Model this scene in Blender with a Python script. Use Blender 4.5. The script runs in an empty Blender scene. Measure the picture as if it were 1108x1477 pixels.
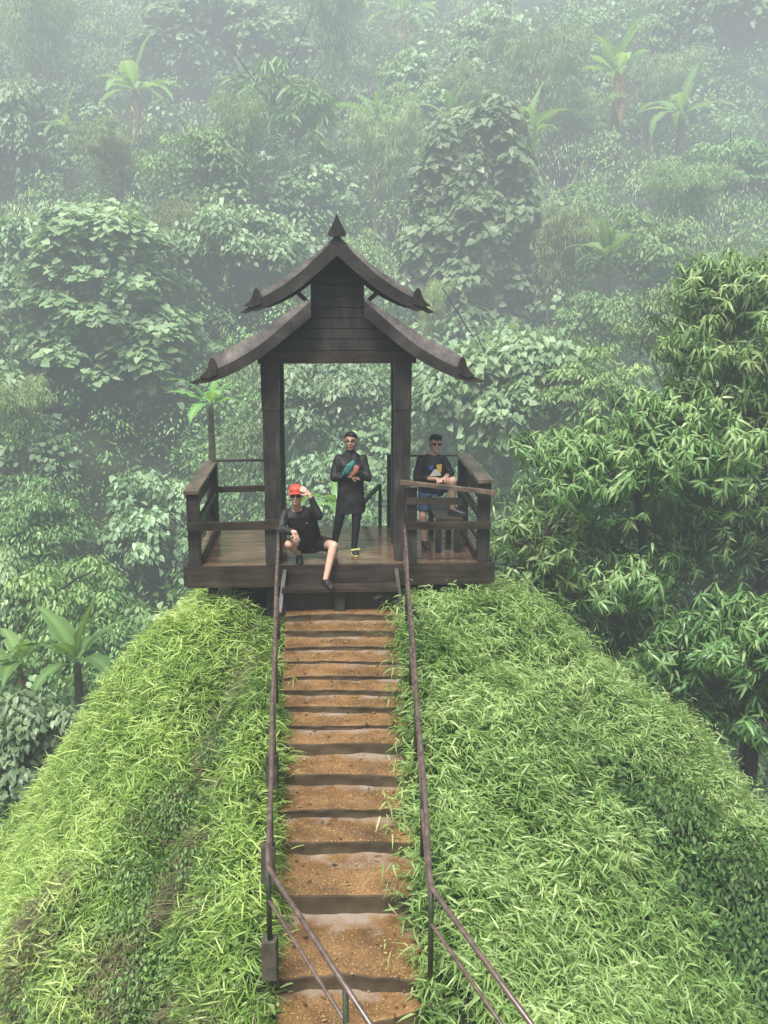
import bpy, bmesh, math, random
import numpy as np
from mathutils import Vector, Matrix

random.seed(7)
rng = np.random.default_rng(7)
SC = bpy.context.scene
COL = SC.collection
R = math.radians
# ------------------------------------------------------------------ camera
CAM_H = 3.43
PITCH = R(12.4)
FPX = 1400.0                      # focal length in pixels of the 1108 x 1477 frame
cam = bpy.data.cameras.new('camera')
cam.sensor_fit = 'VERTICAL'
cam.sensor_height = 36.0
cam.lens = 36.0 * FPX / 1477.0
cam.clip_end = 600
cam_o = bpy.data.objects.new('camera', cam)
cam_o.location = (0, 0, CAM_H)
cam_o.rotation_euler = (R(90) - PITCH, 0, 0)
COL.objects.link(cam_o)
SC.camera = cam_o

def P(px, py, d):
    """surveying helper: the world point at horizontal distance d seen at a photo pixel"""
    a = PITCH + math.atan((py - 738.5) / FPX)
    z = CAM_H - d * math.tan(a)
    zc = d * math.cos(PITCH) + (CAM_H - z) * math.sin(PITCH)
    return Vector(((px - 554.0) / FPX * zc, d, z))

def pxm(d, z=0.0):
    """photo pixels per metre at a distance"""
    return FPX / (d * math.cos(PITCH) + (CAM_H - z) * math.sin(PITCH))

# ------------------------------------------------------------------ light
SUN_EL, SUN_AZ = R(62), R(200)
w = bpy.data.worlds.new("World"); SC.world = w; w.use_nodes = True
nt = w.node_tree
bg = nt.nodes['Background']
sky = nt.nodes.new('ShaderNodeTexSky'); sky.sky_type = 'NISHITA'; sky.sun_disc = False
sky.sun_elevation = SUN_EL; sky.sun_rotation = SUN_AZ
sky.dust_density = 6.0; sky.air_density = 1.0; sky.ozone_density = 0.6
nt.links.new(sky.outputs[0], bg.inputs[0]); bg.inputs[1].default_value = 0.15
sl = bpy.data.lights.new('sun', 'SUN'); sl.energy = 5.0; sl.angle = R(22); sl.color = (1.0, 0.97, 0.92)
so = bpy.data.objects.new('sun', sl); COL.objects.link(so)
# sun_rotation turns clockwise from +Y seen from above
sd = Vector((math.sin(SUN_AZ) * math.cos(SUN_EL), math.cos(SUN_AZ) * math.cos(SUN_EL), math.sin(SUN_EL)))
so.rotation_euler = sd.to_track_quat('Z', 'Y').to_euler()
SC.view_settings.view_transform = 'Standard'; SC.view_settings.look = 'None'
SC.view_settings.exposure = 0; SC.view_settings.gamma = 1
cy = SC.cycles
cy.max_bounces = 6; cy.diffuse_bounces = 3; cy.glossy_bounces = 2; cy.transmission_bounces = 3
cy.transparent_max_bounces = 4; cy.volume_bounces = 0
cy.use_denoising = True
cy.caustics_reflective = False; cy.caustics_refractive = False

# ------------------------------------------------------------------ object helpers
def tag(o, label, cat, group=None):
    o['label'] = label; o['category'] = cat
    if group: o['group'] = group
    return o

def empty(name, loc=(0, 0, 0), rz=0.0, label=None, cat=None, group=None):
    o = bpy.data.objects.new(name, None); o.location = loc; o.rotation_euler = (0, 0, rz)
    o.empty_display_size = 0.2
    COL.objects.link(o)
    if label: tag(o, label, cat, group)
    return o

def link_mesh(name, me, mat, parent=None):
    o = bpy.data.objects.new(name, me); COL.objects.link(o)
    if mat is not None:
        for m in (mat if isinstance(mat, (list, tuple)) else [mat]):
            me.materials.append(m)
    if parent is not None: o.parent = parent
    return o

def bm_obj(name, bm, mat, parent=None, smooth=False, bevel=0.0):
    if bevel > 0:
        es = [e for e in bm.edges if len(e.link_faces) == 2 and e.calc_face_angle(0) > 0.6]
        bmesh.ops.bevel(bm, geom=es, offset=bevel, segments=1, affect='EDGES', clamp_overlap=True)
    bmesh.ops.recalc_face_normals(bm, faces=bm.faces)
    me = bpy.data.meshes.new(name); bm.to_mesh(me); bm.free()
    if smooth:
        me.polygons.foreach_set('use_smooth', np.ones(len(me.polygons), bool))
    return link_mesh(name, me, mat, parent)

def box(bm, x0, x1, y0, y1, z0, z1, jit=0.0):
    j = lambda: random.uniform(-jit, jit)
    v = [bm.verts.new((x + j(), y + j(), z + j())) for x, y, z in
         ((x0, y0, z0), (x1, y0, z0), (x1, y1, z0), (x0, y1, z0), (x0, y0, z1), (x1, y0, z1), (x1, y1, z1), (x0, y1, z1))]
    for f in ((0, 3, 2, 1), (4, 5, 6, 7), (0, 1, 5, 4), (1, 2, 6, 5), (2, 3, 7, 6), (3, 0, 4, 7)):
        bm.faces.new([v[i] for i in f])
    return v

def beam(bm, a, b, w_, h_, up=Vector((0, 0, 1))):
    """rectangular bar from a to b"""
    a = Vector(a); b = Vector(b); d = (b - a).normalized()
    s = d.cross(up)
    if s.length < 1e-4: s = Vector((1, 0, 0))
    s.normalize(); u = s.cross(d)
    vs = []
    for p in (a, b):
        for sx, sz in ((-1, -1), (1, -1), (1, 1), (-1, 1)):
            vs.append(bm.verts.new(p + s * (sx * w_ / 2) + u * (sz * h_ / 2)))
    for f in ((0, 1, 2, 3), (7, 6, 5, 4), (0, 4, 5, 1), (1, 5, 6, 2), (2, 6, 7, 3), (3, 7, 4, 0)):
        bm.faces.new([vs[i] for i in f])

def tube(bm, pts, rad, n=10, caps=True):
    pts = [Vector(p) for p in pts]
    rads = rad if isinstance(rad, (list, tuple)) else [rad] * len(pts)
    rings = []
    prev = None
    for i, p in enumerate(pts):
        d = (pts[min(i + 1, len(pts) - 1)] - pts[max(i - 1, 0)]).normalized()
        if prev is None:
            s = d.cross(Vector((0, 0, 1)))
            if s.length < 1e-3: s = d.cross(Vector((1, 0, 0)))
        else:
            s = prev - d * prev.dot(d)
        s.normalize(); prev = s.copy(); u = d.cross(s)
        rings.append([bm.verts.new(p + (s * math.cos(t) + u * math.sin(t)) * rads[i]) for t in [2 * math.pi * k / n for k in range(n)]])
    for a, b in zip(rings, rings[1:]):
        for k in range(n):
            bm.faces.new((a[k], a[(k + 1) % n], b[(k + 1) % n], b[k]))
    if caps:
        bm.faces.new(rings[0][::-1]); bm.faces.new(rings[-1])

def prism(bm, poly, y0, y1):
    """polygon in x,z extruded from y0 to y1"""
    a = [bm.verts.new((x, y0, z)) for x, z in poly]
    b = [bm.verts.new((x, y1, z)) for x, z in poly]
    n = len(poly)
    bm.faces.new(a); bm.faces.new(b[::-1])
    for i in range(n):
        bm.faces.new((a[i], b[i], b[(i + 1) % n], a[(i + 1) % n]))

# ------------------------------------------------------------------ materials
def new_mat(name):
    m = bpy.data.materials.new(name); m.use_nodes = True
    return m, m.node_tree, m.node_tree.nodes['Principled BSDF']

def node(nt, t, **kw):
    n = nt.nodes.new(t)
    for k, v in kw.items(): setattr(n, k, v)
    return n

def ramp(nt, src, stops):
    r = nt.nodes.new('ShaderNodeValToRGB')
    e = r.color_ramp.elements
    while len(e) < len(stops): e.new(0.5)
    for i, (p, c) in enumerate(stops):
        e[i].position = p; e[i].color = (*c, 1)
    nt.links.new(src, r.inputs[0])
    return r.outputs[0]

def wood(name, c0, c1, c2, rough=(0.3, 0.6), scale=(3, 3, 40), bump=0.7, spec=0.5, moss=None):
    m, nt, b = new_mat(name)
    tc = node(nt, 'ShaderNodeTexCoord')
    mp = node(nt, 'ShaderNodeMapping'); mp.inputs['Scale'].default_value = scale
    nt.links.new(tc.outputs['Object'], mp.inputs[0])
    n1 = node(nt, 'ShaderNodeTexNoise'); n1.inputs['Scale'].default_value = 1.0; n1.inputs['Detail'].default_value = 8; n1.inputs['Roughness'].default_value = 0.65
    nt.links.new(mp.outputs[0], n1.inputs['Vector'])
    n2 = node(nt, 'ShaderNodeTexNoise'); n2.inputs['Scale'].default_value = 2.3; n2.inputs['Detail'].default_value = 5
    nt.links.new(tc.outputs['Object'], n2.inputs['Vector'])
    col = ramp(nt, n1.outputs['Fac'], [(0.3, c0), (0.52, c1), (0.75, c2)])
    mx = node(nt, 'ShaderNodeMix', data_type='RGBA', blend_type='MULTIPLY'); mx.inputs[0].default_value = 0.75
    nt.links.new(col, mx.inputs[6])
    nt.links.new(ramp(nt, n2.outputs['Fac'], [(0.3, (0.45, 0.45, 0.45)), (0.7, (1.25, 1.2, 1.1))]), mx.inputs[7])
    out = mx.outputs[2]
    if moss:
        geo = node(nt, 'ShaderNodeNewGeometry'); sx = node(nt, 'ShaderNodeSeparateXYZ'); nt.links.new(geo.outputs['Normal'], sx.inputs[0])
        mul = node(nt, 'ShaderNodeMath', operation='MULTIPLY'); nt.links.new(sx.outputs[2], mul.inputs[0]); nt.links.new(n2.outputs['Fac'], mul.inputs[1])
        mr = node(nt, 'ShaderNodeMapRange'); mr.inputs[1].default_value = 0.25; mr.inputs[2].default_value = 0.7; nt.links.new(mul.outputs[0], mr.inputs[0])
        mm = node(nt, 'ShaderNodeMix', data_type='RGBA'); nt.links.new(mr.outputs[0], mm.inputs[0]); nt.links.new(out, mm.inputs[6]); mm.inputs[7].default_value = (*moss, 1)
        out = mm.outputs[2]
    nt.links.new(out, b.inputs['Base Color'])
    mr = node(nt, 'ShaderNodeMapRange'); mr.inputs[1].default_value = 0.35; mr.inputs[2].default_value = 0.65
    mr.inputs[3].default_value = rough[0]; mr.inputs[4].default_value = rough[1]
    nt.links.new(n2.outputs['Fac'], mr.inputs[0]); nt.links.new(mr.outputs[0], b.inputs['Roughness'])
    b.inputs['Specular IOR Level'].default_value = spec
    bp = node(nt, 'ShaderNodeBump'); bp.inputs['Strength'].default_value = bump; bp.inputs['Distance'].default_value = 0.01
    nt.links.new(n1.outputs['Fac'], bp.inputs['Height']); nt.links.new(bp.outputs[0], b.inputs['Normal'])
    return m

def simple(name, c, rough=0.5, var=0.25, scale=20, metal=0.0, spec=0.5, bump=0.0):
    m, nt, b = new_mat(name)
    tc = node(nt, 'ShaderNodeTexCoord')
    n = node(nt, 'ShaderNodeTexNoise'); n.inputs['Scale'].default_value = scale; n.inputs['Detail'].default_value = 5
    nt.links.new(tc.outputs['Object'], n.inputs['Vector'])
    lo = tuple(x * (1 - var) for x in c); hi = tuple(min(1, x * (1 + var)) for x in c)
    nt.links.new(ramp(nt, n.outputs['Fac'], [(0.3, lo), (0.7, hi)]), b.inputs['Base Color'])
    b.inputs['Roughness'].default_value = rough; b.inputs['Metallic'].default_value = metal
    b.inputs['Specular IOR Level'].default_value = spec
    if bump:
        bp = node(nt, 'ShaderNodeBump'); bp.inputs['Strength'].default_value = bump; bp.inputs['Distance'].default_value = 0.01
        nt.links.new(n.outputs['Fac'], bp.inputs['Height']); nt.links.new(bp.outputs[0], b.inputs['Normal'])
    return m

def leaf_mat(name, dark, mid, light, rough=0.42, trans=0.3, spec=0.5, objvar=0.25):
    """leaves: colour runs dark-mid-light over the per-leaf attribute 'tint'"""
    m, nt, b = new_mat(name)
    at = node(nt, 'ShaderNodeAttribute', attribute_name='tint')
    col = ramp(nt, at.outputs['Fac'], [(0.0, dark), (0.5, mid), (1.0, light)])
    oi = node(nt, 'ShaderNodeObjectInfo')
    hs = node(nt, 'ShaderNodeHueSaturation')
    mr = node(nt, 'ShaderNodeMapRange'); mr.inputs[3].default_value = 1 - objvar; mr.inputs[4].default_value = 1 + objvar
    nt.links.new(oi.outputs['Random'], mr.inputs[0]); nt.links.new(mr.outputs[0], hs.inputs['Value'])
    mh = node(nt, 'ShaderNodeMapRange'); mh.inputs[3].default_value = 0.485; mh.inputs[4].default_value = 0.52
    wn = node(nt, 'ShaderNodeMath', operation='FRACT'); mu = node(nt, 'ShaderNodeMath', operation='MULTIPLY'); mu.inputs[1].default_value = 7.31
    nt.links.new(oi.outputs['Random'], mu.inputs[0]); nt.links.new(mu.outputs[0], wn.inputs[0]); nt.links.new(wn.outputs[0], mh.inputs[0])
    nt.links.new(mh.outputs[0], hs.inputs['Hue'])
    nt.links.new(col, hs.inputs['Color'])
    nt.links.new(hs.outputs[0], b.inputs['Base Color'])
    b.inputs['Roughness'].default_value = rough; b.inputs['Specular IOR Level'].default_value = spec
    tr = node(nt, 'ShaderNodeBsdfTranslucent')
    g = node(nt, 'ShaderNodeMix', data_type='RGBA', blend_type='MULTIPLY'); g.inputs[0].default_value = 1.0
    nt.links.new(hs.outputs[0], g.inputs[6]); g.inputs[7].default_value = (1.25, 1.2, 0.6, 1)
    nt.links.new(g.outputs[2], tr.inputs['Color'])
    ms = node(nt, 'ShaderNodeMixShader'); ms.inputs[0].default_value = trans
    nt.links.new(b.outputs[0], ms.inputs[1]); nt.links.new(tr.outputs[0], ms.inputs[2])
    nt.links.new(ms.outputs[0], nt.nodes['Material Output'].inputs[0])
    return m

M = {}
M['wood'] = wood('dark_wet_wood', (0.015, 0.0142, 0.0137), (0.033, 0.0305, 0.0285), (0.068, 0.061, 0.056), rough=(0.4, 0.7), scale=(14, 14, 2.2))
M['woodh'] = wood('dark_wood_rails', (0.016, 0.012, 0.009), (0.038, 0.029, 0.022), (0.075, 0.058, 0.042), rough=(0.35, 0.65), scale=(2.0, 14, 14))
M['barge'] = wood('weathered_bargeboard', (0.013, 0.0125, 0.0125), (0.031, 0.0292, 0.0282), (0.085, 0.079, 0.074), rough=(0.4, 0.65), scale=(3, 9, 3))
M['cap'] = wood('weathered_cap_rail', (0.06, 0.047, 0.035), (0.12, 0.095, 0.072), (0.2, 0.16, 0.12), rough=(0.25, 0.5), scale=(8, 2, 8))
M['deck'] = wood('wet_deck_planks', (0.07, 0.045, 0.028), (0.16, 0.108, 0.068), (0.34, 0.26, 0.18), rough=(0.02, 0.2), scale=(1.6, 18, 4), bump=0.25, spec=0.85)
M['roof'] = wood('wet_sheen_shingles', (0.11, 0.102, 0.102), (0.21, 0.198, 0.195), (0.38, 0.36, 0.35), rough=(0.15, 0.4), scale=(6, 16, 6), spec=0.7)  # base colour lightened to carry the sheen of the sky
M['pipe'] = simple('rusty_brown_pipe', (0.115, 0.083, 0.070), rough=0.27, var=0.45, scale=14, spec=0.6, bump=0.15)
M['pipe2'] = simple('green_painted_pipe', (0.035, 0.05, 0.028), rough=0.4, var=0.4, scale=12)
M['concrete'] = simple('mossy_concrete', (0.06, 0.055, 0.04), rough=0.85, var=0.6, scale=9, bump=0.6)
M['soil'] = simple('dark_soil', (0.017, 0.025, 0.010), rough=0.9, var=0.5, scale=5, bump=0.5)
M['hillsoil'] = simple('forest_floor', (0.012, 0.02, 0.010), rough=0.95, var=0.4, scale=2)
M['trunk'] = simple('dark_bark', (0.028, 0.023, 0.018), rough=0.8, var=0.5, scale=12, bump=0.5)
M['culm'] = simple('bamboo_culm', (0.16, 0.15, 0.075), rough=0.5, var=0.35, scale=5)
M['cane'] = simple('dead_cane', (0.30, 0.26, 0.19), rough=0.7, var=0.3, scale=7)

def stair_mat():
    m, nt, b = new_mat('wet_laterite_tread')
    tc = node(nt, 'ShaderNodeTexCoord'); ob = tc.outputs['Object']
    n1 = node(nt, 'ShaderNodeTexNoise'); n1.inputs['Scale'].default_value = 3.0; n1.inputs['Detail'].default_value = 7; nt.links.new(ob, n1.inputs[0])
    n3 = node(nt, 'ShaderNodeTexNoise'); n3.inputs['Scale'].default_value = 45.0; n3.inputs['Detail'].default_value = 3; nt.links.new(ob, n3.inputs[0])
    base = ramp(nt, n1.outputs['Fac'], [(0.25, (0.10, 0.06, 0.029)), (0.5, (0.205, 0.124, 0.056)), (0.75, (0.33, 0.205, 0.098))])
    mx = node(nt, 'ShaderNodeMix', data_type='RGBA', blend_type='MULTIPLY'); mx.inputs[0].default_value = 0.8
    nt.links.new(base, mx.inputs[6]); nt.links.new(ramp(nt, n3.outputs['Fac'], [(0.35, (0.6, 0.55, 0.5)), (0.65, (1.2, 1.15, 1.1))]), mx.inputs[7])
    vo = node(nt, 'ShaderNodeTexVoronoi'); vo.inputs['Scale'].default_value = 55.0; nt.links.new(ob, vo.inputs['Vector'])
    lt = node(nt, 'ShaderNodeMath', operation='LESS_THAN'); lt.inputs[1].default_value = 0.26; nt.links.new(vo.outputs['Distance'], lt.inputs[0])
    sep = node(nt, 'ShaderNodeSeparateColor'); nt.links.new(vo.outputs['Color'], sep.inputs[0])
    n4 = node(nt, 'ShaderNodeTexNoise'); n4.inputs['Scale'].default_value = 4.5; n4.inputs['Detail'].default_value = 3; nt.links.new(ob, n4.inputs[0])
    ad = node(nt, 'ShaderNodeMath', operation='MULTIPLY'); nt.links.new(sep.outputs[0], ad.inputs[0]); nt.links.new(n4.outputs['Fac'], ad.inputs[1])
    g2 = node(nt, 'ShaderNodeMath', operation='GREATER_THAN'); g2.inputs[1].default_value = 0.33; nt.links.new(ad.outputs[0], g2.inputs[0])
    an = node(nt, 'ShaderNodeMath', operation='MULTIPLY'); nt.links.new(lt.outputs[0], an.inputs[0]); nt.links.new(g2.outputs[0], an.inputs[1])
    m2 = node(nt, 'ShaderNodeMix', data_type='RGBA'); nt.links.new(an.outputs[0], m2.inputs[0]); nt.links.new(mx.outputs[2], m2.inputs[6]); m2.inputs[7].default_value = (0.6, 0.46, 0.17, 1)
    at = node(nt, 'ShaderNodeAttribute', attribute_name='back')
    pu = node(nt, 'ShaderNodeMath', operation='MULTIPLY'); nt.links.new(at.outputs['Fac'], pu.inputs[0]); nt.links.new(n4.outputs['Fac'], pu.inputs[1])
    pm = node(nt, 'ShaderNodeMapRange'); pm.inputs[1].default_value = 0.30; pm.inputs[2].default_value = 0.52; nt.links.new(pu.outputs[0], pm.inputs[0])
    wet = node(nt, 'ShaderNodeMix', data_type='RGBA'); nt.links.new(pm.outputs[0], wet.inputs[0]); nt.links.new(m2.outputs[2], wet.inputs[6]); wet.inputs[7].default_value = (0.30, 0.25, 0.20, 1)  # pale puddle sheen painted into the colour towards the tread's back
    m2 = wet
    # risers in a darker brown, by the slope of the face
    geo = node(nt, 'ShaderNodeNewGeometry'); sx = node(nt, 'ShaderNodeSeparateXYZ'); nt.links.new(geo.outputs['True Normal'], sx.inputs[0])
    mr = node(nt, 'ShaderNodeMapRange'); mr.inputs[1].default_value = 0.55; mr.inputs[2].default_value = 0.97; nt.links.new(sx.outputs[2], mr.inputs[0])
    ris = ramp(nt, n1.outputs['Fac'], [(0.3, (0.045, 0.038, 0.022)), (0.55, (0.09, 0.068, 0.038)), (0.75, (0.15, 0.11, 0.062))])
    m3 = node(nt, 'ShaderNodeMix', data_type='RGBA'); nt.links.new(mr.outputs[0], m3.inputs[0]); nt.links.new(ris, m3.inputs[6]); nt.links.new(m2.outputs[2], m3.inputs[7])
    nt.links.new(m3.outputs[2], b.inputs['Base Color'])
    rr = node(nt, 'ShaderNodeMapRange'); rr.inputs[1].default_value = 0.4; rr.inputs[2].default_value = 0.62; rr.inputs[3].default_value = 0.04; rr.inputs[4].default_value = 0.28
    nt.links.new(n1.outputs['Fac'], rr.inputs[0]); rx = node(nt, 'ShaderNodeMix', data_type='FLOAT'); nt.links.new(mr.outputs[0], rx.inputs[0]); rx.inputs[2].default_value = .75; nt.links.new(rr.outputs[0], rx.inputs[3]); nt.links.new(rx.outputs[0], b.inputs['Roughness'])
    bp = node(nt, 'ShaderNodeBump'); bp.inputs['Strength'].default_value = 0.35; bp.inputs['Distance'].default_value = 0.008
    nt.links.new(n3.outputs['Fac'], bp.inputs['Height']); nt.links.new(bp.outputs[0], b.inputs['Normal'])
    return m
M['stair'] = stair_mat()

# leaves
M['grass_r'] = leaf_mat('bamboo_grass_leaf', (0.075, 0.155, 0.035), (0.27, 0.455, 0.125), (0.58, 0.73, 0.33), rough=0.4, trans=0.35)
M['grass_l'] = leaf_mat('yellow_green_grass', (0.10, 0.165, 0.036), (0.295, 0.44, 0.098), (0.58, 0.67, 0.26), rough=0.45, trans=0.4)
M['cover'] = leaf_mat('small_groundcover', (0.065, 0.105, 0.025), (0.16, 0.27, 0.065), (0.34, 0.47, 0.15), rough=0.45)
M['dry'] = leaf_mat('dry_hanging_stems', (0.06, 0.062, 0.03), (0.145, 0.15, 0.07), (0.30, 0.28, 0.16), rough=0.7, trans=0.15)
M['broad'] = leaf_mat('broad_heart_leaf', (0.085, 0.15, 0.075), (0.23, 0.36, 0.185), (0.46, 0.60, 0.37), rough=0.40, spec=.5)
M['small'] = leaf_mat('small_shrub_leaf', (0.06, 0.13, 0.04), (0.17, 0.32, 0.10), (0.36, 0.53, 0.21), rough=0.45)
M['bamboo'] = leaf_mat('bamboo_leaf', (0.12, 0.19, 0.075), (0.27, 0.40, 0.16), (0.48, 0.60, 0.30), rough=0.5)
M['mango'] = leaf_mat('lance_leaf', (0.045, 0.105, 0.035), (0.155, 0.285, 0.09), (0.42, 0.55, 0.24), rough=0.36, spec=.5)
M['bush'] = leaf_mat('dark_bush_leaf', (0.03, 0.06, 0.015), (0.085, 0.16, 0.04), (0.24, 0.36, 0.11), rough=0.5, spec=.35)
M['banana'] = leaf_mat('banana_leaf', (0.12, 0.24, 0.08), (0.27, 0.48, 0.16), (0.5, 0.68, 0.30), rough=0.35, trans=0.4)
M['litter'] = leaf_mat('fallen_leaf', (0.03, 0.02, 0.012), (0.16, 0.11, 0.04), (0.5, 0.40, 0.16), rough=0.5, trans=0.1)
M['bananatrunk'] = simple('banana_stem', (0.085, 0.085, 0.045), rough=0.6, var=0.5, scale=6)
M['deadleaf'] = simple('dead_banana_leaf', (0.3, 0.19, 0.09), rough=0.7, var=0.4, scale=5)

# ------------------------------------------------------------------ terrain
RY = np.array([0, 3.5, 5.0, 6.0, 6.8, 7.6, 8.6, 9.5, 10.4, 11.4, 12.0, 13.0, 15.0, 16.3, 18, 20, 24])
RZ = np.array([-4.6, -3.1, -2.5, -2.1, -1.86, -1.66, -1.42, -1.13, -0.9, -0.74, -0.56, -0.5, -0.6, -1.3, -3.6, -6.0, -9.0])

def stair_cx(y):
    y = np.asarray(y, float)
    return np.where(y < 6.6, -0.265 + 0.45 * (6.6 - y), np.interp(y, [6.6, 12.4, 16], [-0.265, -0.56, -0.7]))

def stair_hw(y):
    return np.interp(np.asarray(y, float), [5, 6.6, 12.4], [0.6, 0.62, 0.765])

def wob(x, y):
    return (np.sin(x * 1.7 + 0.6 * y) * np.cos(y * 1.3 - 0.8 * x + 1.0) * 0.5 + np.sin(x * 3.9 + 2.1) * np.sin(y * 3.3 + 0.4 * x) * 0.28
            + np.sin(7.1 * x + 1.3 * y) * np.sin(6.3 * y - 2.0 * x) * 0.14)

def seg_dist(x, y, pts):
    """distance to a plan polyline and the fraction along it"""
    best = np.full(np.shape(x), 1e9); frac = np.zeros(np.shape(x)); n = len(pts) - 1
    for i in range(n):
        ax, ay = pts[i]; bx, by = pts[i + 1]
        dx, dy = bx - ax, by - ay
        t = np.clip(((x - ax) * dx + (y - ay) * dy) / (dx * dx + dy * dy), 0, 1)
        d = np.hypot(x - ax - t * dx, y - ay - t * dy)
        m = d < best
        best = np.where(m, d, best); frac = np.where(m, (i + t) / n, frac)
    return best, frac

GUL_L = [(-1.55, 12.6), (-1.8, 10.8), (-2.0, 9.4), (-2.05, 8.0), (-1.95, 6.8), (-1.75, 5.4)]
GUL_R = [(1.9, 11.4), (2.6, 10.4), (3.35, 9.3), (4.0, 8.3), (5.0, 7.0)]

def mound(x, y):
    x = np.asarray(x, float); y = np.asarray(y, float)
    ridge = np.interp(y, RY, RZ)
    dx = x - stair_cx(y); hw = stair_hw(y)
    u = np.maximum(np.abs(dx) - hw, 0)
    fl = 4.0 * (u / 4.1) ** 1.65
    fr = 3.5 * (u / 5.7) ** 1.9 + .15 * u
    fall = np.where(dx < 0, fl, fr)
    bank = (-0.32 + 0.50 * np.clip(u / 0.2, 0, 1)) * np.interp(y, [4, 12, 13], [1, 1, 0])
    dl, tl = seg_dist(x, y, GUL_L)
    gl = np.exp(-(dl / (0.36 + .3 * tl)) ** 2) * (0.5 + 0.35 * tl)
    dr, tr = seg_dist(x, y, GUL_R)
    gr = np.exp(-(dr / 0.7) ** 2) * (0.12 + 1.5 * tr)
    z = ridge - fall + bank - gl - gr
    z = z + .32 * np.exp(-((x + 2.3) / .8) ** 2 - ((y - 12.7) / .7) ** 2)
    z = z + wob(x, y) * 0.25 * np.clip(u / 0.5, 0, 1) + .16 * np.sin(1.1 * x + .9 * y + 1.0) * np.sin(.8 * y - 1.3 * x) * np.clip(u / .9, 0, 1)
    return np.maximum(z, -11.0 + 0 * z)

HD = np.array([10, 15, 17, 20, 24, 28, 33, 42, 54, 62, 80, 100])
HZ = np.array([-11.5, -11.0, -10.4, -8.3, -6.4, -3.6, 0.2, 5.2, 12.6, 17.8, 29, 42])

def hill(x, y):
    x = np.asarray(x, float); y = np.asarray(y, float)
    z = np.interp(y + 0.10 * np.abs(x), HD, HZ)
    z = z - 2.6 * np.exp(-((x + 6.8) / 3.6) ** 2 - ((y - 26.5) / 3.5) ** 2)
    return z + 1.7 * np.sin(x * 0.31 + 0.7) * np.sin(y * 0.27 + x * 0.1) + 0.9 * np.sin(x * 0.83 + y * 0.4) * np.cos(y * 0.71)

def ground_z(x, y):
    return np.maximum(mound(x, y), hill(x, y))

def grid_mesh(name, xs, ys, zf, mat):
    X, Y = np.meshgrid(xs, ys); Z = zf(X, Y)
    nx, ny = len(xs), len(ys)
    v = np.stack([X, Y, Z], -1).reshape(-1, 3)
    i = np.arange(nx * ny).reshape(ny, nx)
    q = np.stack([i[:-1, :-1], i[:-1, 1:], i[1:, 1:], i[1:, :-1]], -1).reshape(-1, 4)
    me = mesh_np(name, v, q.ravel(), np.full(len(q), 4))
    me.polygons.foreach_set('use_smooth', np.ones(len(q), bool))
    return link_mesh(name, me, mat)

def mesh_np(name, v, loops, sizes):
    me = bpy.data.meshes.new(name)
    me.vertices.add(len(v)); me.vertices.foreach_set('co', np.ascontiguousarray(v, np.float32).ravel())
    me.loops.add(len(loops)); me.loops.foreach_set('vertex_index', np.ascontiguousarray(loops, np.int32))
    me.polygons.add(len(sizes))
    st = np.concatenate([[0], np.cumsum(sizes)[:-1]])
    me.polygons.foreach_set('loop_start', st.astype(np.int32))
    me.update(calc_edges=True)
    return me

def axis(*spans):
    out = []
    for a, b, s in spans:
        out += list(np.arange(a, b, s))
    return np.array(out + [spans[-1][1]])

g = grid_mesh('ground', axis((-120, -60, 6), (-60, -8, 1.2), (-8, 9, 0.09), (9, 60, 1.2), (60, 120, 6)),
              axis((-10, 3, 1.0), (3, 17, 0.09), (17, 30, 0.6), (30, 110, 1.5)), ground_z, M['soil'])
g['kind'] = 'structure'

# ------------------------------------------------------------------ pavilion
PAV = empty('pavilion', (-0.58, 12.4, 0), R(3.0),
            'dark wet wooden pavilion with two-tiered curved roof and railed deck above the steps', 'pavilion')

def part(name, fn, mat, parent=PAV, bevel=0.006, smooth=False):
    bm = bmesh.new(); fn(bm)
    return bm_obj(name, bm, mat, parent, smooth, bevel)

DW, DD = 2.0, 2.2
def f_deck(bm):
    y = 0.0
    while y < DD - 0.02:
        wd = 0.118
        x = -DW
        cut = random.choice([-0.7, 0.1, 0.8])
        box(bm, -DW + random.uniform(0, .015), cut - 0.003, y + 0.004, min(y + wd, DD) - 0.004, -0.035, random.uniform(-0.003, 0.003))
        box(bm, cut + 0.003, DW - random.uniform(0, .015), y + 0.004, min(y + wd, DD) - 0.004, -0.035, random.uniform(-0.003, 0.003))
        y += wd
part('deck_floor', f_deck, M['deck'], bevel=0.004)
part('fascia_board', lambda bm: box(bm, -DW - .01, DW + .01, -0.055, -0.004, -0.285, -0.002, .004), M['woodh'])
part('fascia_board', lambda bm: box(bm, -DW - .055, -DW - .012, -0.05, DD, -0.27, 0.0, .004), M['wood'])
part('fascia_board', lambda bm: box(bm, DW + .012, DW + .055, -0.05, DD, -0.27, 0.0, .004), M['wood'])
def f_joists(bm):
    for y in (0.1, 0.75, 1.4, 2.05): box(bm, -DW + .02, DW - .02, y, y + .1, -0.33, -0.045)
    for x in (-1.7, -.9, 0, .9, 1.7): box(bm, x - .05, x + .05, 0.02, DD, -0.40, -0.335)
part('under_frame', f_joists, M['wood'])
for sx in (-1.35, 1.35):
    for y in (0.35, 1.9):
        part('stilt', lambda bm: box(bm, sx - .11, sx + .11, y - .11, y + .11, -2.2, -0.405), M['wood'])
part('base_wall', lambda bm: box(bm, -1.0, 1.0, 0.25, 1.9, -1.6, -0.41), M['concrete'], bevel=0.02)
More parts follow.
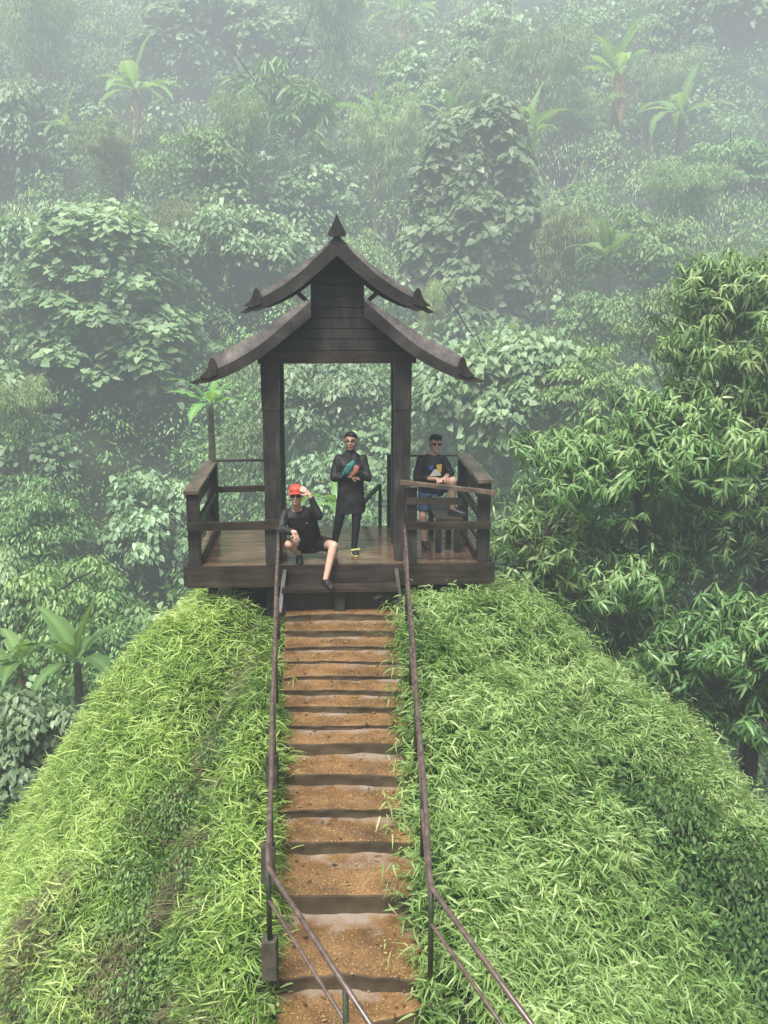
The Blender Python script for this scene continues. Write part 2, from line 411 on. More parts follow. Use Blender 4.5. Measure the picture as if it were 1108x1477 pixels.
# main posts
POSTS = [(-0.875, 0.20), (0.83, 0.20), (-0.86, 1.15), (0.85, 1.15)]
for i, (x, y) in enumerate(POSTS):
    hw = 0.112
    def f(bm, x=x, y=y, hw=hw):
        box(bm, x - hw * .93, x + hw * .93, y - hw * .93, y + hw * .93, 0.0, 2.02)
        box(bm, x - hw, x + hw, y - hw, y + hw, 2.023, 2.62)
    part('post', f, M['wood'], bevel=0.01)
part('lintel_beam', lambda bm: box(bm, -1.02, 1.0, 0.085, 0.225, 2.622, 2.78), M['woodh'])
part('lintel_beam', lambda bm: box(bm, -1.02, 1.0, 1.08, 1.2, 2.622, 2.78), M['woodh'])
for x in (-.875, .83):
    part('tie_beam', lambda bm: box(bm, x - .07, x + .07, 0.228, 1.075, 2.625, 2.77), M['wood'])
# gable boarding
def gable(y):
    def f(bm):
        prism(bm, [(-.93, 2.785), (.93, 2.785), (.325, 3.33), (.325, 3.7), (.2, 3.9), (-.2, 3.9), (-.325, 3.7), (-.325, 3.33)], y + .045, y + .075)
        zs = [2.783, 2.93, 3.06, 3.19, 3.32, 3.46, 3.6, 3.74, 3.92]
        for a, b in zip(zs, zs[1:]):
            def hwid(z):
                return 0.335 if z > 3.34 else np.interp(z, [2.78, 3.34], [0.97, 0.345])
            wa, wb = hwid(a + .001), hwid(b - .001)
            if a > 3.7: wb = 0.22
            o = random.uniform(-.012, .0)
            prism(bm, [(-wa, a + .006), (wa, a + .006), (wb, b - .004), (-wb, b - .004)], y + o, y + .04 + o)
    return f
part('gable_wall', gable(0.10), M['wood'], bevel=0)
part('gable_wall', gable(1.12), M['wood'], bevel=0)
for s in (-1, 1):
    part('attic_side_wall', lambda bm: box(bm, s * .315 - .015, s * .315 + .015, 0.155, 1.115, 3.2, 3.78), M['wood'], bevel=0)

def curve(pts, n=14):
    xs = np.array([p[0] for p in pts]); zs = np.array([p[1] for p in pts])
    t = np.linspace(0, 1, len(pts)); q = np.linspace(0, 1, n)
    # smooth interpolation (Catmull-Rom)
    out = []
    for k in q:
        f = k * (len(pts) - 1); i = min(int(f), len(pts) - 2); u = f - i
        p = [pts[max(i - 1, 0)], pts[i], pts[i + 1], pts[min(i + 2, len(pts) - 1)]]
        c = []
        for a in (0, 1):
            p0, p1, p2, p3 = (v[a] for v in p)
            c.append(0.5 * (2 * p1 + (p2 - p0) * u + (2 * p0 - 5 * p1 + 4 * p2 - p3) * u * u + (3 * p1 - p0 - 3 * p2 + p3) * u ** 3))
        out.append(tuple(c))
    return out

UP = curve([(0.0, 4.165), (0.24, 3.93), (0.5, 3.70), (0.78, 3.515), (1.0, 3.41)])
LO = curve([(0.33, 3.40), (0.6, 3.165), (0.95, 2.88), (1.28, 2.68), (1.58, 2.545)])

def roof(name, prof, y0, y1, tip, spike, dep0, dep1, lift0, lift1):
    rt = None
    for s in (-1, 1):
        n = len(prof)
        def slab(bm, s=s):
            rows = 9
            ys = np.linspace(y0 + .03, y1 - .03, rows)
            top, bot = [], []
            for j, y in enumerate(ys):
                tr, br = [], []
                for i, (x, z) in enumerate(prof):
                    t = i / (n - 1)
                    l = lift0 + (lift1 - lift0) * math.sin(min(1, t * 1.25) * math.pi / 2) * (1 if t < .82 else 1 - 1.6 * (t - .82))
                    tr.append(bm.verts.new((s * x, y, z + l + random.uniform(-.004, .004))))
                    br.append(bm.verts.new((s * x, y, z - .05)))
                top.append(tr); bot.append(br)
            for j in range(rows - 1):
                for i in range(n - 1):
                    bm.faces.new((top[j][i], top[j][i + 1], top[j + 1][i + 1], top[j + 1][i]))
                    bm.faces.new((bot[j][i], bot[j + 1][i], bot[j + 1][i + 1], bot[j][i + 1]))
            for j in range(rows - 1):
                bm.faces.new((top[j][0], top[j + 1][0], bot[j + 1][0], bot[j][0]))
                bm.faces.new((top[j][-1], bot[j][-1], bot[j + 1][-1], top[j + 1][-1]))
            for i in range(n - 1):
                bm.faces.new((top[0][i], bot[0][i], bot[0][i + 1], top[0][i + 1]))
                bm.faces.new((top[-1][i], top[-1][i + 1], bot[-1][i + 1], bot[-1][i]))
        o = part(name, slab, M['roof'], bevel=0)
        for yy in (y0, y1 - .05):
            def board(bm, s=s, yy=yy):
                up = [(s * x, z + .004) for x, z in prof]
                lo = []
                for i, (x, z) in enumerate(prof):
                    t = i / (n - 1)
                    lo.append((s * x, z - (dep0 + (dep1 - dep0) * t)))
                lo[-1] = (s * (prof[-1][0] + .02), prof[-1][1] - dep1)
                # pointed tip beyond the eave
                tp = [(s * (prof[-1][0] + (tip[0] - prof[-1][0]) * .5), tip[1] + (prof[-1][1] - tip[1]) * .40), (s * tip[0], tip[1])]
                tpl = [(s * (prof[-1][0] + (tip[0] - prof[-1][0]) * .6), tip[1] - .012)]
                poly = up + tp + tpl + lo[::-1]
                if abs(prof[0][0]) < 1e-6: pass
                prism(bm, poly, yy, yy + .05)
            b = part('bargeboard', board, M['barge'], o, bevel=0)
            def sp(bm, s=s, yy=yy):
                x0, z0, hh = spike
                poly = [(s * (x0 + a_), z0 + b_ * hh) for a_, b_ in ((-.07, -.2), (-.072, .3), (-.055, .72), (-.03, 1.0), (-.002, 1.04), (.022, .82), (.038, .42), (.07, .02), (.15, -.38), (.05, -.5))]
                prism(bm, poly, yy - .018, yy + .03)
            part('roof_spike', sp, M['wood'], o, bevel=0)
part_upper = roof('upper_roof', UP, -0.22, 1.62, (1.20, 3.262), (1.0, 3.40, .15), 0.225, 0.115, 0.02, 0.09)
part_lower = roof('lower_roof', LO, -0.20, 1.62, (1.87, 2.405), (1.57, 2.545, .165), 0.19, 0.13, 0.04, 0.19)
def f_fin(bm):
    prof = [(0.088, 4.165), (0.112, 4.18), (0.106, 4.21), (0.074, 4.27), (0.038, 4.34), (0.010, 4.405), (0, 4.42)]
    poly = [(x, z) for x, z in prof] + [(-x, z) for x, z in prof[::-1][1:]]
    prism(bm, poly, -0.255, -0.19)
part('finial', f_fin, M['barge'], bevel=0.008)
def f_ridge(bm):
    box(bm, -.05, .05, -.17, 1.6, 4.165, 4.2)
part('ridge_cap', f_ridge, M['roof'], bevel=0.01)
for s in (-1, 1):
    part('bracket', lambda bm: beam(bm, (s * .36, .0, 3.38), (s * .60, .0, 3.60), .05, .055), M['wood'], bevel=0)

# railing of the deck
def rail(name, a, b, w_, h_, mat=None, parent=PAV):
    part(name, lambda bm: beam(bm, a, b, w_, h_), mat or M['woodh'], parent, bevel=0.006)
for (x, y, h) in ((-1.905, .04, .955), (1.905, .04, 1.06), (-1.905, 2.1, .985), (1.905, 2.1, 1.06), (-0.9, -0.0, .60), (0.93, -0.01, 1.02)):
    part('rail_post', lambda bm: box(bm, x - .08, x + .08, y - .045, y + .075, 0.004, h, .004), M['wood'], bevel=0.008)
rail('cap_rail', (-1.91, -.06, .99), (-1.93, 2.2, 1.02), .19, .045, M['cap'])
rail('cap_rail', (1.91, -.06, 1.10), (1.90, 2.2, 1.10), .20, .045, M['cap'])
rail('side_board', (-1.94, .12, .80), (-1.94, 2.02, .82), .03, .27, M['wood'])
rail('side_board', (1.94, .12, .86), (1.94, 2.02, .88), .03, .30, M['wood'])
rail('middle_rail', (-1.86, .10, .56), (-1.86, 2.02, .585), .05, .08)
rail('middle_rail', (1.86, .10, .62), (1.86, 2.02, .62), .05, .08)
rail('side_board', (-1.94, .12, .33), (-1.94, 2.02, .33), .03, .26, M['wood'])
rail('front_rail', (-1.98, -.072, .545), (-0.80, -.068, .555), .045, .11)
rail('front_rail', (.87, -.078, .525), (1.98, -.072, .52), .045, .10)
rail('front_rail', (.87, -.076, .855), (1.60, -.076, .845), .04, .09)
rail('sloping_rail', (.78, -.10, 1.115), (2.03, -.12, .965), .11, .045, M['cap'])
rail('back_rail', (-1.9, 2.15, 1.045), (-.86, 2.15, 1.05), .10, .028, M['wood'])
rail('back_rail', (1.9, 2.15, 1.10), (.86, 2.15, 1.10), .10, .028, M['cap'])
rail('back_rail', (-1.82, 2.15, .60), (-.86, 2.15, .62), .05, .09)
rail('back_rail', (1.82, 2.15, .66), (.86, 2.15, .66), .05, .07)
part('rail_post', lambda bm: box(bm, .74, .85, 2.09, 2.20, 0.004, 1.12), M['wood'])
part('rail_post', lambda bm: box(bm, -.93, -.82, 2.09, 2.20, 0.004, 1.06), M['wood'])
part('base_board', lambda bm: box(bm, 1.80, 1.835, .12, 2.05, 0.006, .12), M['woodh'])
part('base_board', lambda bm: box(bm, -1.835, -1.80, .12, 2.05, 0.006, .10), M['woodh'])

# bench on the deck
BE = empty('bench', PAV.matrix_basis @ Vector((1.42, 1.05, 0)), R(3.0), 'low plank bench on the deck along the railing, under the raised foot', 'bench')
part('seat', lambda bm: box(bm, -.10, .26, -.62, .62, .455, .50), M['woodh'], BE)
for y in (-.5, .5):
    part('leg', lambda bm: box(bm, -.10, -.02, y - .045, y + .045, 0.004, .453), M['wood'], BE)
    part('leg', lambda bm: box(bm, .16, .24, y - .045, y + .045, 0.004, .453), M['wood'], BE)

# wooden step below the deck
ST = empty('wooden_step', PAV.matrix_basis @ Vector((-0.02, -0.28, -.56)), R(3.0), 'plank step on short posts between the top of the stairs and the deck', 'step')
part('tread', lambda bm: box(bm, -.74, .76, -.10, .16, .285, .33, .003), M['woodh'], ST)
part('support_post', lambda bm: box(bm, -.06, .07, -.02, .1, -.05, .283), M['wood'], ST)
part('riser_board', lambda bm: box(bm, -.74, .76, .10, .14, .0, .282), M['wood'], ST)
part('stringer', lambda bm: beam(bm, (-.76, -.13, .02), (-.70, .2, .50), .05, .09), M['woodh'], ST)
part('stringer', lambda bm: beam(bm, (.80, -.13, .02), (.75, .2, .50), .05, .09), M['woodh'], ST)

# ------------------------------------------------------------------ stairs
LIPS = [884.4, 908.8, 931.6, 952.7, 973, 993, 1017.7, 1045, 1069.7, 1116.5, 1167.7, 1213.4, 1290.8, 1408, 1461]
SD = [12.02, 11.67, 11.36, 11.02, 10.67, 10.40, 10.12, 9.82, 9.51, 9.09, 8.64, 8.23, 7.60, 6.81, 6.45, 6.1, 5.8, 5.4]
SZ = [-.56, -.66, -.76, -.82, -.87, -.93, -1.01, -1.10, -1.16, -1.30, -1.44, -1.54, -1.68, -1.88, -2.03, -2.16, -2.3, -2.45]
STAIR = empty('staircase', (-0.4, 9.0, 0), 0, 'long flight of wet orange-brown earth and concrete steps climbing to the pavilion', 'staircase')
def step_geo(bm, i):
    yl = SD[i]; yb = SD[i - 1] + .10 if i else 12.45
    z = SZ[i]; zb = (SZ[i + 1] if i + 1 < len(SD) else z - .15) - .12
    n = 40
    hw = float(stair_hw(yl)) - .02
    cx = float(stair_cx(yl)) + random.uniform(-.02, .02); cxb = float(stair_cx(yb))
    skew = random.uniform(-.02, .025)
    if yl < 6.6: skew += 0.18
    ph = random.uniform(0, 6)
    rows = []; lay = bm.verts.layers.float.new('back')
    a1 = random.uniform(.001, .006); a2 = random.uniform(.001, .004)
    def lipz(t): return a1 * math.sin(t * 3 + ph) + a2 * math.sin(t * 11 + 2 * ph) - .012 * abs(t) ** 3
    for k in range(n + 1):
        t = -1 + 2 * k / n
        x = cx + t * hw
        yj = yl + 3 * a1 * math.sin(t * 4 + ph * 1.7) + 2.5 * a2 * math.sin(t * 11 + ph) + skew * t
        xb = cxb + t * float(stair_hw(yb))
        zl = z + lipz(t)
        rj = lambda s_: .008 * math.sin(t * 6 + s_ * 2.3 + ph) + .004 * math.sin(t * 19 + s_ * 5 + ph) + random.uniform(-.004, .004)
        mid = (zb + .12 + zl) / 2
        col = [(x, yj + .02 + rj(1), zb), (x, yj + .022 + rj(1), zb + .125), (x, yj + .015 + rj(2), mid), (x, yj + .004 + .4 * rj(3), zl - .016), (x, yj + .010 + .3 * rj(3), zl)]
        for q in (.3, .65, 1.0):
            col.append((x + (xb - x) * q, yj + (yb - yj) * q, z + lipz(t) * (1 - q) * .6 - .012 * math.sin(q * 3.1) + .006 * math.sin(t * 9 + q * 7 + ph)))
        vs = [bm.verts.new(c) for c in col]
        for v_, q_ in zip(vs, (0, 0, 0, 0, 0, .3, .65, 1.0)): v_[lay] = q_
        rows.append(vs)
    for a, b in zip(rows, rows[1:]):
        for j in range(len(a) - 1):
            bm.faces.new((a[j], b[j], b[j + 1], a[j + 1]))
for i in range(len(SD)):
    bm = bmesh.new(); step_geo(bm, i)
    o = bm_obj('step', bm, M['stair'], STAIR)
    o.location = (0.4, -9.0, 0)
    md = o.modifiers.new('sub', 'SUBSURF'); md.levels = 1; md.render_levels = 1

# ------------------------------------------------------------------ handrails
def handrail(name, top, bend, end, low, post_pts, label, footing=None, group='pipe handrails of the staircase'):
    root = empty(name, bend, 0, label, 'handrail', group)
    loc = Vector(bend)
    L = lambda p: Vector(p) - loc
    top, bend, end = Vector(top), Vector(bend), Vector(end)
    def run(off):
        a = top + Vector((0, 0, off)); b = bend + Vector((0, 0, off)); c = end + Vector((0, 0, off))
        pts = [a]
        for t in np.linspace(.08, .97, 12):
            q = a.lerp(b, t); q.x += .006 * math.sin(t * 17 + off * 9); q.z += .008 * math.sin(t * 11); pts.append(q)
        pts += [b + (a - b).normalized() * .03, b, b + (c - b).normalized() * .03, c]
        return [L(p) for p in pts]
    bm = bmesh.new(); tube(bm, run(0), .0205, 10); bm_obj('top_rail', bm, M['pipe'], root, True)
    bm = bmesh.new(); tube(bm, run(-low), .0155, 8); bm_obj('lower_rail', bm, M['pipe'], root, True)
    for p, h in post_pts:
        p = Vector(p)
        bm = bmesh.new(); tube(bm, [L(p), L(p - Vector((0, 0, h)))], .021, 8); bm_obj('rail_post', bm, M['pipe2'], root, True)
    if footing is not None:
        for p in footing:
            bm = bmesh.new(); p = L(p); box(bm, p.x - .056, p.x + .056, p.y - .055, p.y + .055, p.z - .35, p.z - .02, .008)
            bm_obj('footing', bm, M['concrete'], root, bevel=.012)
    return root

LT, LB, LE = (-1.375, 12.25, .46), (-.885, 6.64, -.80), (.62, 4.05, -1.22)
RT, RB, RE = (.262, 12.28, .56), (.352, 6.45, -.85), (1.6, 4.0, -1.3)
def on(a, b, t): return Vector(a).lerp(Vector(b), t)
handrail('handrail', LT, LB, LE, .28,
         [(LB, .62), (on(LB, LE, .42), 1.0), (on(LT, LB, .86), .75), (on(LT, LB, .64), .8), (on(LT, LB, .42), .8), (on(LT, LB, .20), .8)],
         'brown pipe handrail beside the crouching man, with a concrete footing',
         [(LB[0], LB[1], -1.40), tuple(on(LT, LB, .86) + Vector((-.03, 0, -.45))), tuple(on(LT, LB, .64) + Vector((-.02, 0, -.5)))])
handrail('handrail', RT, RB, RE, .30,
         [(RB, .75), (on(RB, RE, .55), 1.1), (on(RT, RB, .80), .75), (on(RT, RB, .58), .8), (on(RT, RB, .38), .8), (on(RT, RB, .16), .8)],
         'brown pipe handrail beside the man who rests a foot on the bench')
# rail of the path that goes down behind the deck
b0 = PAV.matrix_basis @ Vector((.64, 2.32, 0))
HR = empty('handrail', b0, R(3.0), 'short dark sloping handrail behind the standing man at the far edge of the deck', 'handrail')
part('rail_post', lambda bm: box(bm, -.025, .025, -.03, .03, -.3, .62), M['wood'], HR)
part('sloping_rail', lambda bm: beam(bm, (0, .04, .60), (-.28, .9, .1), .05, .05), M['wood'], HR)
# ------------------------------------------------------------------ leaf clouds
TEMPL = {
    'diamond': ([(0, 0, 0), (.45, .5, .06), (1, 0, 0), (.45, -.5, .06)], [(0, 3, 2, 1)]),
    'lance': ([(0, 0, 0), (.3, .5, .12), (.3, 0, 0), (.3, -.5, .12), (.7, .38, .1), (.7, 0, 0), (.7, -.38, .1), (1, 0, 0)],
              [(0, 2, 1), (0, 3, 2), (1, 2, 5, 4), (2, 3, 6, 5), (4, 5, 7), (5, 6, 7)]),
    'blade': ([(0, .35, 0), (0, -.35, 0), (.35, .5, 0), (.35, -.5, 0), (.7, .4, 0), (.7, -.4, 0), (1, 0, 0)],
              [(0, 1, 3, 2), (2, 3, 5, 4), (4, 5, 6)]),
    'heart': ([(0.04, 0, 0), (-.1, .26, .05), (.14, .5, .1), (.55, .4, .08), (1, 0, 0), (.55, -.4, .08), (.14, -.5, .1), (-.1, -.26, .05), (.5, 0, 0)],
              [(0, 8, 3, 2, 1), (8, 4, 3), (0, 7, 6, 5, 8), (8, 5, 4)]),
    'oval': ([(0, 0, 0), (.25, .42, .08), (.65, .42, .07), (1, 0, 0), (.65, -.42, .07), (.25, -.42, .08)],
             [(0, 3, 2, 1), (0, 5, 4, 3)]),
}

def unit(v):
    return v / np.maximum(np.linalg.norm(v, axis=-1, keepdims=True), 1e-9)

class Leaves:
    def __init__(self): self.items = []
    def add(self, pos, dr, nr, ln, wd, tint, droop=0.0, templ='oval'):
        n = len(pos)
        f = lambda a: np.broadcast_to(np.asarray(a, float), (n,)).copy()
        self.items.append((templ, np.asarray(pos, float), unit(np.asarray(dr, float)), np.asarray(nr, float), f(ln), f(wd), f(tint), f(droop)))
    def arrays(self):
        V, Lp, Sz, T = [], [], [], []
        base = 0
        for templ, pos, dr, nr, ln, wd, tint, droop in self.items:
            tv, tf = TEMPL[templ]
            tv = np.array(tv)
            sd = np.cross(nr, dr); bad = np.linalg.norm(sd, axis=1) < 1e-5
            sd[bad] = np.array([1.0, 0, 0]); sd = unit(sd); nn = np.cross(dr, sd)
            n, k = len(pos), len(tv)
            x = tv[None, :, 0] * ln[:, None]; y = tv[None, :, 1] * wd[:, None]
            z = tv[None, :, 2] * wd[:, None] - droop[:, None] * ln[:, None] * tv[None, :, 0] ** 2
            v = pos[:, None] + dr[:, None] * x[..., None] + sd[:, None] * y[..., None] + nn[:, None] * z[..., None]
            V.append(v.reshape(-1, 3)); T.append(np.repeat(tint, k))
            off = base + np.arange(n) * k
            for f in tf:
                pass
            lp = np.concatenate([np.array(f) for f in tf]); sz = np.array([len(f) for f in tf])
            Lp.append((off[:, None] + lp[None]).ravel()); Sz.append(np.tile(sz, n))
            base += n * k
        return np.concatenate(V), np.concatenate(Lp), np.concatenate(Sz), np.concatenate(T)
    def mesh(self, name):
        V, Lp, Sz, T = self.arrays()
        me = mesh_np(name, V, Lp, Sz)
        a = me.attributes.new('tint', 'FLOAT', 'POINT')
        a.data.foreach_set('value', np.clip(T, 0, 1).astype(np.float32))
        return me
    def obj(self, name, mat, parent=None):
        return link_mesh(name, self.mesh(name), mat, parent)

def rand_unit(n):
    return unit(rng.normal(size=(n, 3)))

def stuff(o, label=None):
    o['kind'] = 'stuff'
    if label: o['label'] = label
    return o

def lobe_leaves(lv, c, r, n, ln, wd, templ, tint, upbias=.55, hang=.5, droop=.25, squash=.75, jit=.16, dense_top=True):
    """leaves shingled over one lobe of a crown: they face out and up and hang outward"""
    d = rand_unit(n)
    d[:, 2] = np.where(rng.uniform(size=n) < .8, np.abs(d[:, 2]), d[:, 2])
    rad = r * np.where(rng.uniform(size=n) < .12, rng.uniform(1.0, 1.55, n), rng.uniform(.66, 1.08, n))
    p = c + d * rad[:, None] * np.array([1, 1, squash])
    nr = unit(d * (1 - upbias) + np.array([0, 0, upbias]) + rng.normal(0, .22, (n, 3)))
    h = d * np.array([1, 1, 0]) + rng.normal(0, .45, (n, 3)) * np.array([1, 1, .3])
    dr = unit(h) + np.array([0, 0, -hang])
    lv.add(p, dr, nr, ln * rng.uniform(.65, 1.25, n), wd * rng.uniform(.75, 1.2, n),
           np.clip(tint + .18 * d[:, 2] + rng.normal(0, jit, n), 0, 1), droop * rng.uniform(.3, 1.5, n), templ)  # upper leaves tinted lighter, lower darker: shading put into the colour

# ------------------------------------------------------------------ grass on the mound
def on_mound(n, x0, x1, y0, y1):
    x = rng.uniform(x0, x1, n); y = rng.uniform(y0, y1, n)
    return x, y

def mound_frame(x, y):
    e = .05
    zx = (mound(x + e, y) - mound(x - e, y)) / (2 * e); zy = (mound(x, y + e) - mound(x, y - e)) / (2 * e)
    n = unit(np.stack([-zx, -zy, np.ones_like(zx)], -1))
    return n

def patch(x, y, s, seed):
    return (np.sin(x * s + seed) * np.cos(y * s * 1.1 - seed * 2) + 0.6 * np.sin(x * s * 2.3 - y * s * 1.7 + seed * 3) + 0.4 * np.sin(x * s * 4.1 + y * s * 3.7 + seed)) / 1.6

def clear_of(x, y, pad):
    u = np.abs(x - stair_cx(y)) - stair_hw(y)
    on_st = (u < pad) & (y < 12.7)
    under = (x > -2.75) & (x < 1.55) & (y > 12.5)
    return ~(on_st | under)

def tufts(lv, x, y, per, ln, wd, templ, tint, stem, spread, fall, droop, jit=0.25, flow=0.0, lump=0.0):
    """each tuft: leaves arching out of a short stem; fall pulls them down the slope"""
    n = len(x)
    nm = mound_frame(x, y)
    z = mound(x, y)
    up = unit(nm * 0.6 + np.array([0, 0, .7]))
    down = nm * np.array([1, 1, 0]); 
    if lump:      # taller and shorter clumps; low ones tinted dark like shaded gaps
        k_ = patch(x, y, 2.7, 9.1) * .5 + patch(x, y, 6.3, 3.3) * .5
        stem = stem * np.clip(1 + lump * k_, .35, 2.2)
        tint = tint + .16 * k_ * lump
    h = stem * rng.uniform(.4, 1.25, n)
    fa = 3.1 * patch(x, y, .9, 7.7) + 1.3 * patch(x, y, 2.6, 2.7)
    la = rng.uniform(0, 2 * math.pi, n); lean = np.stack([np.cos(la), np.sin(la), np.zeros(n)], -1) * .45
    fl = np.stack([np.cos(fa), np.sin(fa), np.zeros(n)], -1) * flow
    base = np.stack([x, y, z], -1)
    for k in range(per):
        t = rng.uniform(.25, 1.0, n)
        a = rng.uniform(0, 2 * math.pi, n)
        out = np.stack([np.cos(a), np.sin(a), np.zeros(n)], -1)
        d = unit(out * spread + up * (rng.uniform(.1, 1.0, n) * (1.1 - spread * .4))[:, None] + down * (fall * rng.uniform(.5, 1.5, n))[:, None] + fl)
        p = base + up * (h * t)[:, None] + rng.normal(0, .012, (n, 3)) + lean * (h * t * t)[:, None]
        l = ln * rng.uniform(.6, 1.35, n)
        tn = np.clip(tint + rng.normal(0, jit, n) + (t - .6) * .55, 0, 1)  # dark bases, light tops: shade between tufts painted into the tint
        nr = unit(up + rng.normal(0, .35, (n, 3)))
        lv.add(p, d, nr, l, wd * l / ln * rng.uniform(.8, 1.2, n), tn, droop * rng.uniform(.5, 1.6, n), templ)

# broad-bladed bamboo grass on the right of the stairs
lv = Leaves()
x, y = on_mound(74000, -.2, 8.5, 4.0, 16.2)
near = np.clip((y - 4) / 9, 0, 1)
ok = clear_of(x, y, .02 - .24 * np.clip(patch(x, y, 2.2, .7), 0, 1)) & (x > stair_cx(y)) & (rng.uniform(size=len(x)) < 1.0 - .35 * near)
dr, tr = seg_dist(x, y, GUL_R)
gul = (dr < .85 + .15 * np.sin(x * 5 + y * 3)) & (tr > .15)
ok &= ~(gul & (rng.uniform(size=len(x)) < .8))
x, y = x[ok], y[ok]
tn = .52 + .2 * patch(x, y, 1.1, 1.7) + .10 * patch(x, y, 3.4, .4)
dr, tr = seg_dist(x, y, GUL_R)
tn -= .4 * np.exp(-(dr / .85) ** 2) * np.clip(tr * 2, 0, 1)  # grass tinted darker in the fold, its shade put into the colour
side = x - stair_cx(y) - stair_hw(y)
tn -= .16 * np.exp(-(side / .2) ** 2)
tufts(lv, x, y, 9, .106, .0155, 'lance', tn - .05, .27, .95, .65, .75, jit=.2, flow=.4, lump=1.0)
stuff(lv.obj('bamboo_grass', M['grass_r']), 'bright bamboo grass covering the slope beside the stairs')

# finer grass on the left of the stairs
lv = Leaves()
x, y = on_mound(80000, -8.0, 0.4, 4.0, 16.2)
ok = clear_of(x, y, .02 - .22 * np.clip(patch(x, y, 2.5, 1.9), 0, 1)) & (x < stair_cx(y))
dl, tl = seg_dist(x, y, GUL_L)
wl = .22 + .42 * tl + .10 * np.sin(y * 4.1 + 1) + .06 * np.sin(y * 9 + x * 7)
ok &= ~((rng.uniform(size=len(x)) < np.clip(.72 - .6 * patch(x, y, 2.0, 6.6), 0, .95) * np.exp(-(dl / wl) ** 2) * (.6 + .4 * tl)))
far_l = (x - stair_cx(y)) < -2.2
lowleft = np.clip((9.2 - y) / 2.5, 0, 1) * np.clip((-1.6 - x) / .8, 0, 1)
ok &= rng.uniform(size=len(x)) > .65 * lowleft
x, y = x[ok], y[ok]
tn = .5 + .22 * patch(x, y, 1.0, 4.2) + .10 * patch(x, y, 3.1, 2.0)
dl, tl = seg_dist(x, y, GUL_L)
tn -= .42 * np.exp(-(dl / (.35 + .4 * tl)) ** 2)  # gully shade painted in by a darker tint
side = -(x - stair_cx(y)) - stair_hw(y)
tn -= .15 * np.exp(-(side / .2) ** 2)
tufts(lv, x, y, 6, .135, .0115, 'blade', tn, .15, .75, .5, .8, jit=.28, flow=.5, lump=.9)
stuff(lv.obj('grass', M['grass_l']), 'yellow-green grass on the steep side of the mound')

# small-leaved ground cover: low left, gullies, and along the step edges
lv = Leaves()
x, y = on_mound(60000, -8.0, 8.5, 4.0, 14.5)
dl, tl = seg_dist(x, y, GUL_L); dr, tr = seg_dist(x, y, GUL_R)
lowleft = np.clip((9.6 - y) / 2.5, 0, 1) * np.clip((-1.5 - x) / .8, 0, 1)
u = np.abs(x - stair_cx(y)) - stair_hw(y)
pr = np.maximum.reduce([.75 * lowleft, (.55 + .4 * patch(x, y, 2.2, 7.0)) * np.exp(-(dl / (.3 + .5 * tl)) ** 2), .9 * np.exp(-(dr / .85) ** 2) * np.clip(tr * 2, 0, 1), .35 * np.exp(-(u / .22) ** 2), np.full(len(x), .06)])
ok = clear_of(x, y, .0) & (rng.uniform(size=len(x)) < pr)
x, y = x[ok], y[ok]
dr, tr = seg_dist(x, y, GUL_R)
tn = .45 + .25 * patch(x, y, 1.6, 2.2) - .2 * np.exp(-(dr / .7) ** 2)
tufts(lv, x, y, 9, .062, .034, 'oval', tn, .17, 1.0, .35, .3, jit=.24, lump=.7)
stuff(lv.obj('groundcover', M['cover']), 'low small-leaved creepers in the folds of the mound')

# dark leafy clumps low on the left flank and over the edge on the right
def clumps(pts, rad, n, ln, mat, name, label, tb, templ='oval', wr=.45):
    lv = Leaves()
    for (cx_, cy_), r in zip(pts, rad):
        c = np.array([cx_, cy_, float(mound(cx_, cy_)) + .35 * r])
        lobe_leaves(lv, c, r, int(n * (r / .35) ** 2), ln, ln * wr, templ, tb + rng.normal(0, .08), upbias=.4, hang=.6, squash=.85, jit=.2)
    stuff(lv.obj(name, mat), label)
t_ = rng.uniform(.30, 1, 74); gx = np.interp(t_, np.linspace(0, 1, len(GUL_L)), [p[0] for p in GUL_L]); gy = np.interp(t_, np.linspace(0, 1, len(GUL_L)), [p[1] for p in GUL_L])
clumps([(a + rng.normal(-.12, .52), b) for a, b in zip(gx, gy)], rng.uniform(.14, .36, 74), 460, .05, M['cover'], 'shrubbery', 'dull small-leaved shrubby clumps low on the mound flank', .12)
t_ = rng.uniform(.3, 1, 64); gx = np.interp(t_, np.linspace(0, 1, len(GUL_R)), [p[0] for p in GUL_R]); gy = np.interp(t_, np.linspace(0, 1, len(GUL_R)), [p[1] for p in GUL_R])
clumps([(a + abs(rng.normal(.2, .5)) * (.5 + c), b + rng.normal(.15, .3)) for a, b, c in zip(gx, gy, t_)], rng.uniform(.28, .58, 64), 260, .08, M['bush'], 'shrubbery', 'dark overhanging bushes at the edge of the grassy slope', .25)

# fallen leaves on the steps
lv = Leaves()
yy = rng.uniform(6.4, 12.0, 150); xx = stair_cx(yy) + rng.uniform(-.95, .95, 150) * stair_hw(yy)
zz = np.array([next((SZ[i] for i in range(len(SD)) if q >= SD[i]), -2.2) for q in yy]) + .012
lv.add(np.stack([xx, yy, zz], -1), np.stack([np.cos(xx * 90), np.sin(xx * 90), np.zeros(150)], -1), np.array([[0, 0, 1.0]]).repeat(150, 0) + rng.normal(0, .12, (150, 3)), rng.uniform(.02, .075, 150), rng.uniform(.01, .03, 150), rng.uniform(0, 1, 150), .1, 'oval')
stuff(lv.obj('fallen_leaves', M['litter']), 'small fallen leaves lying on the wet steps')

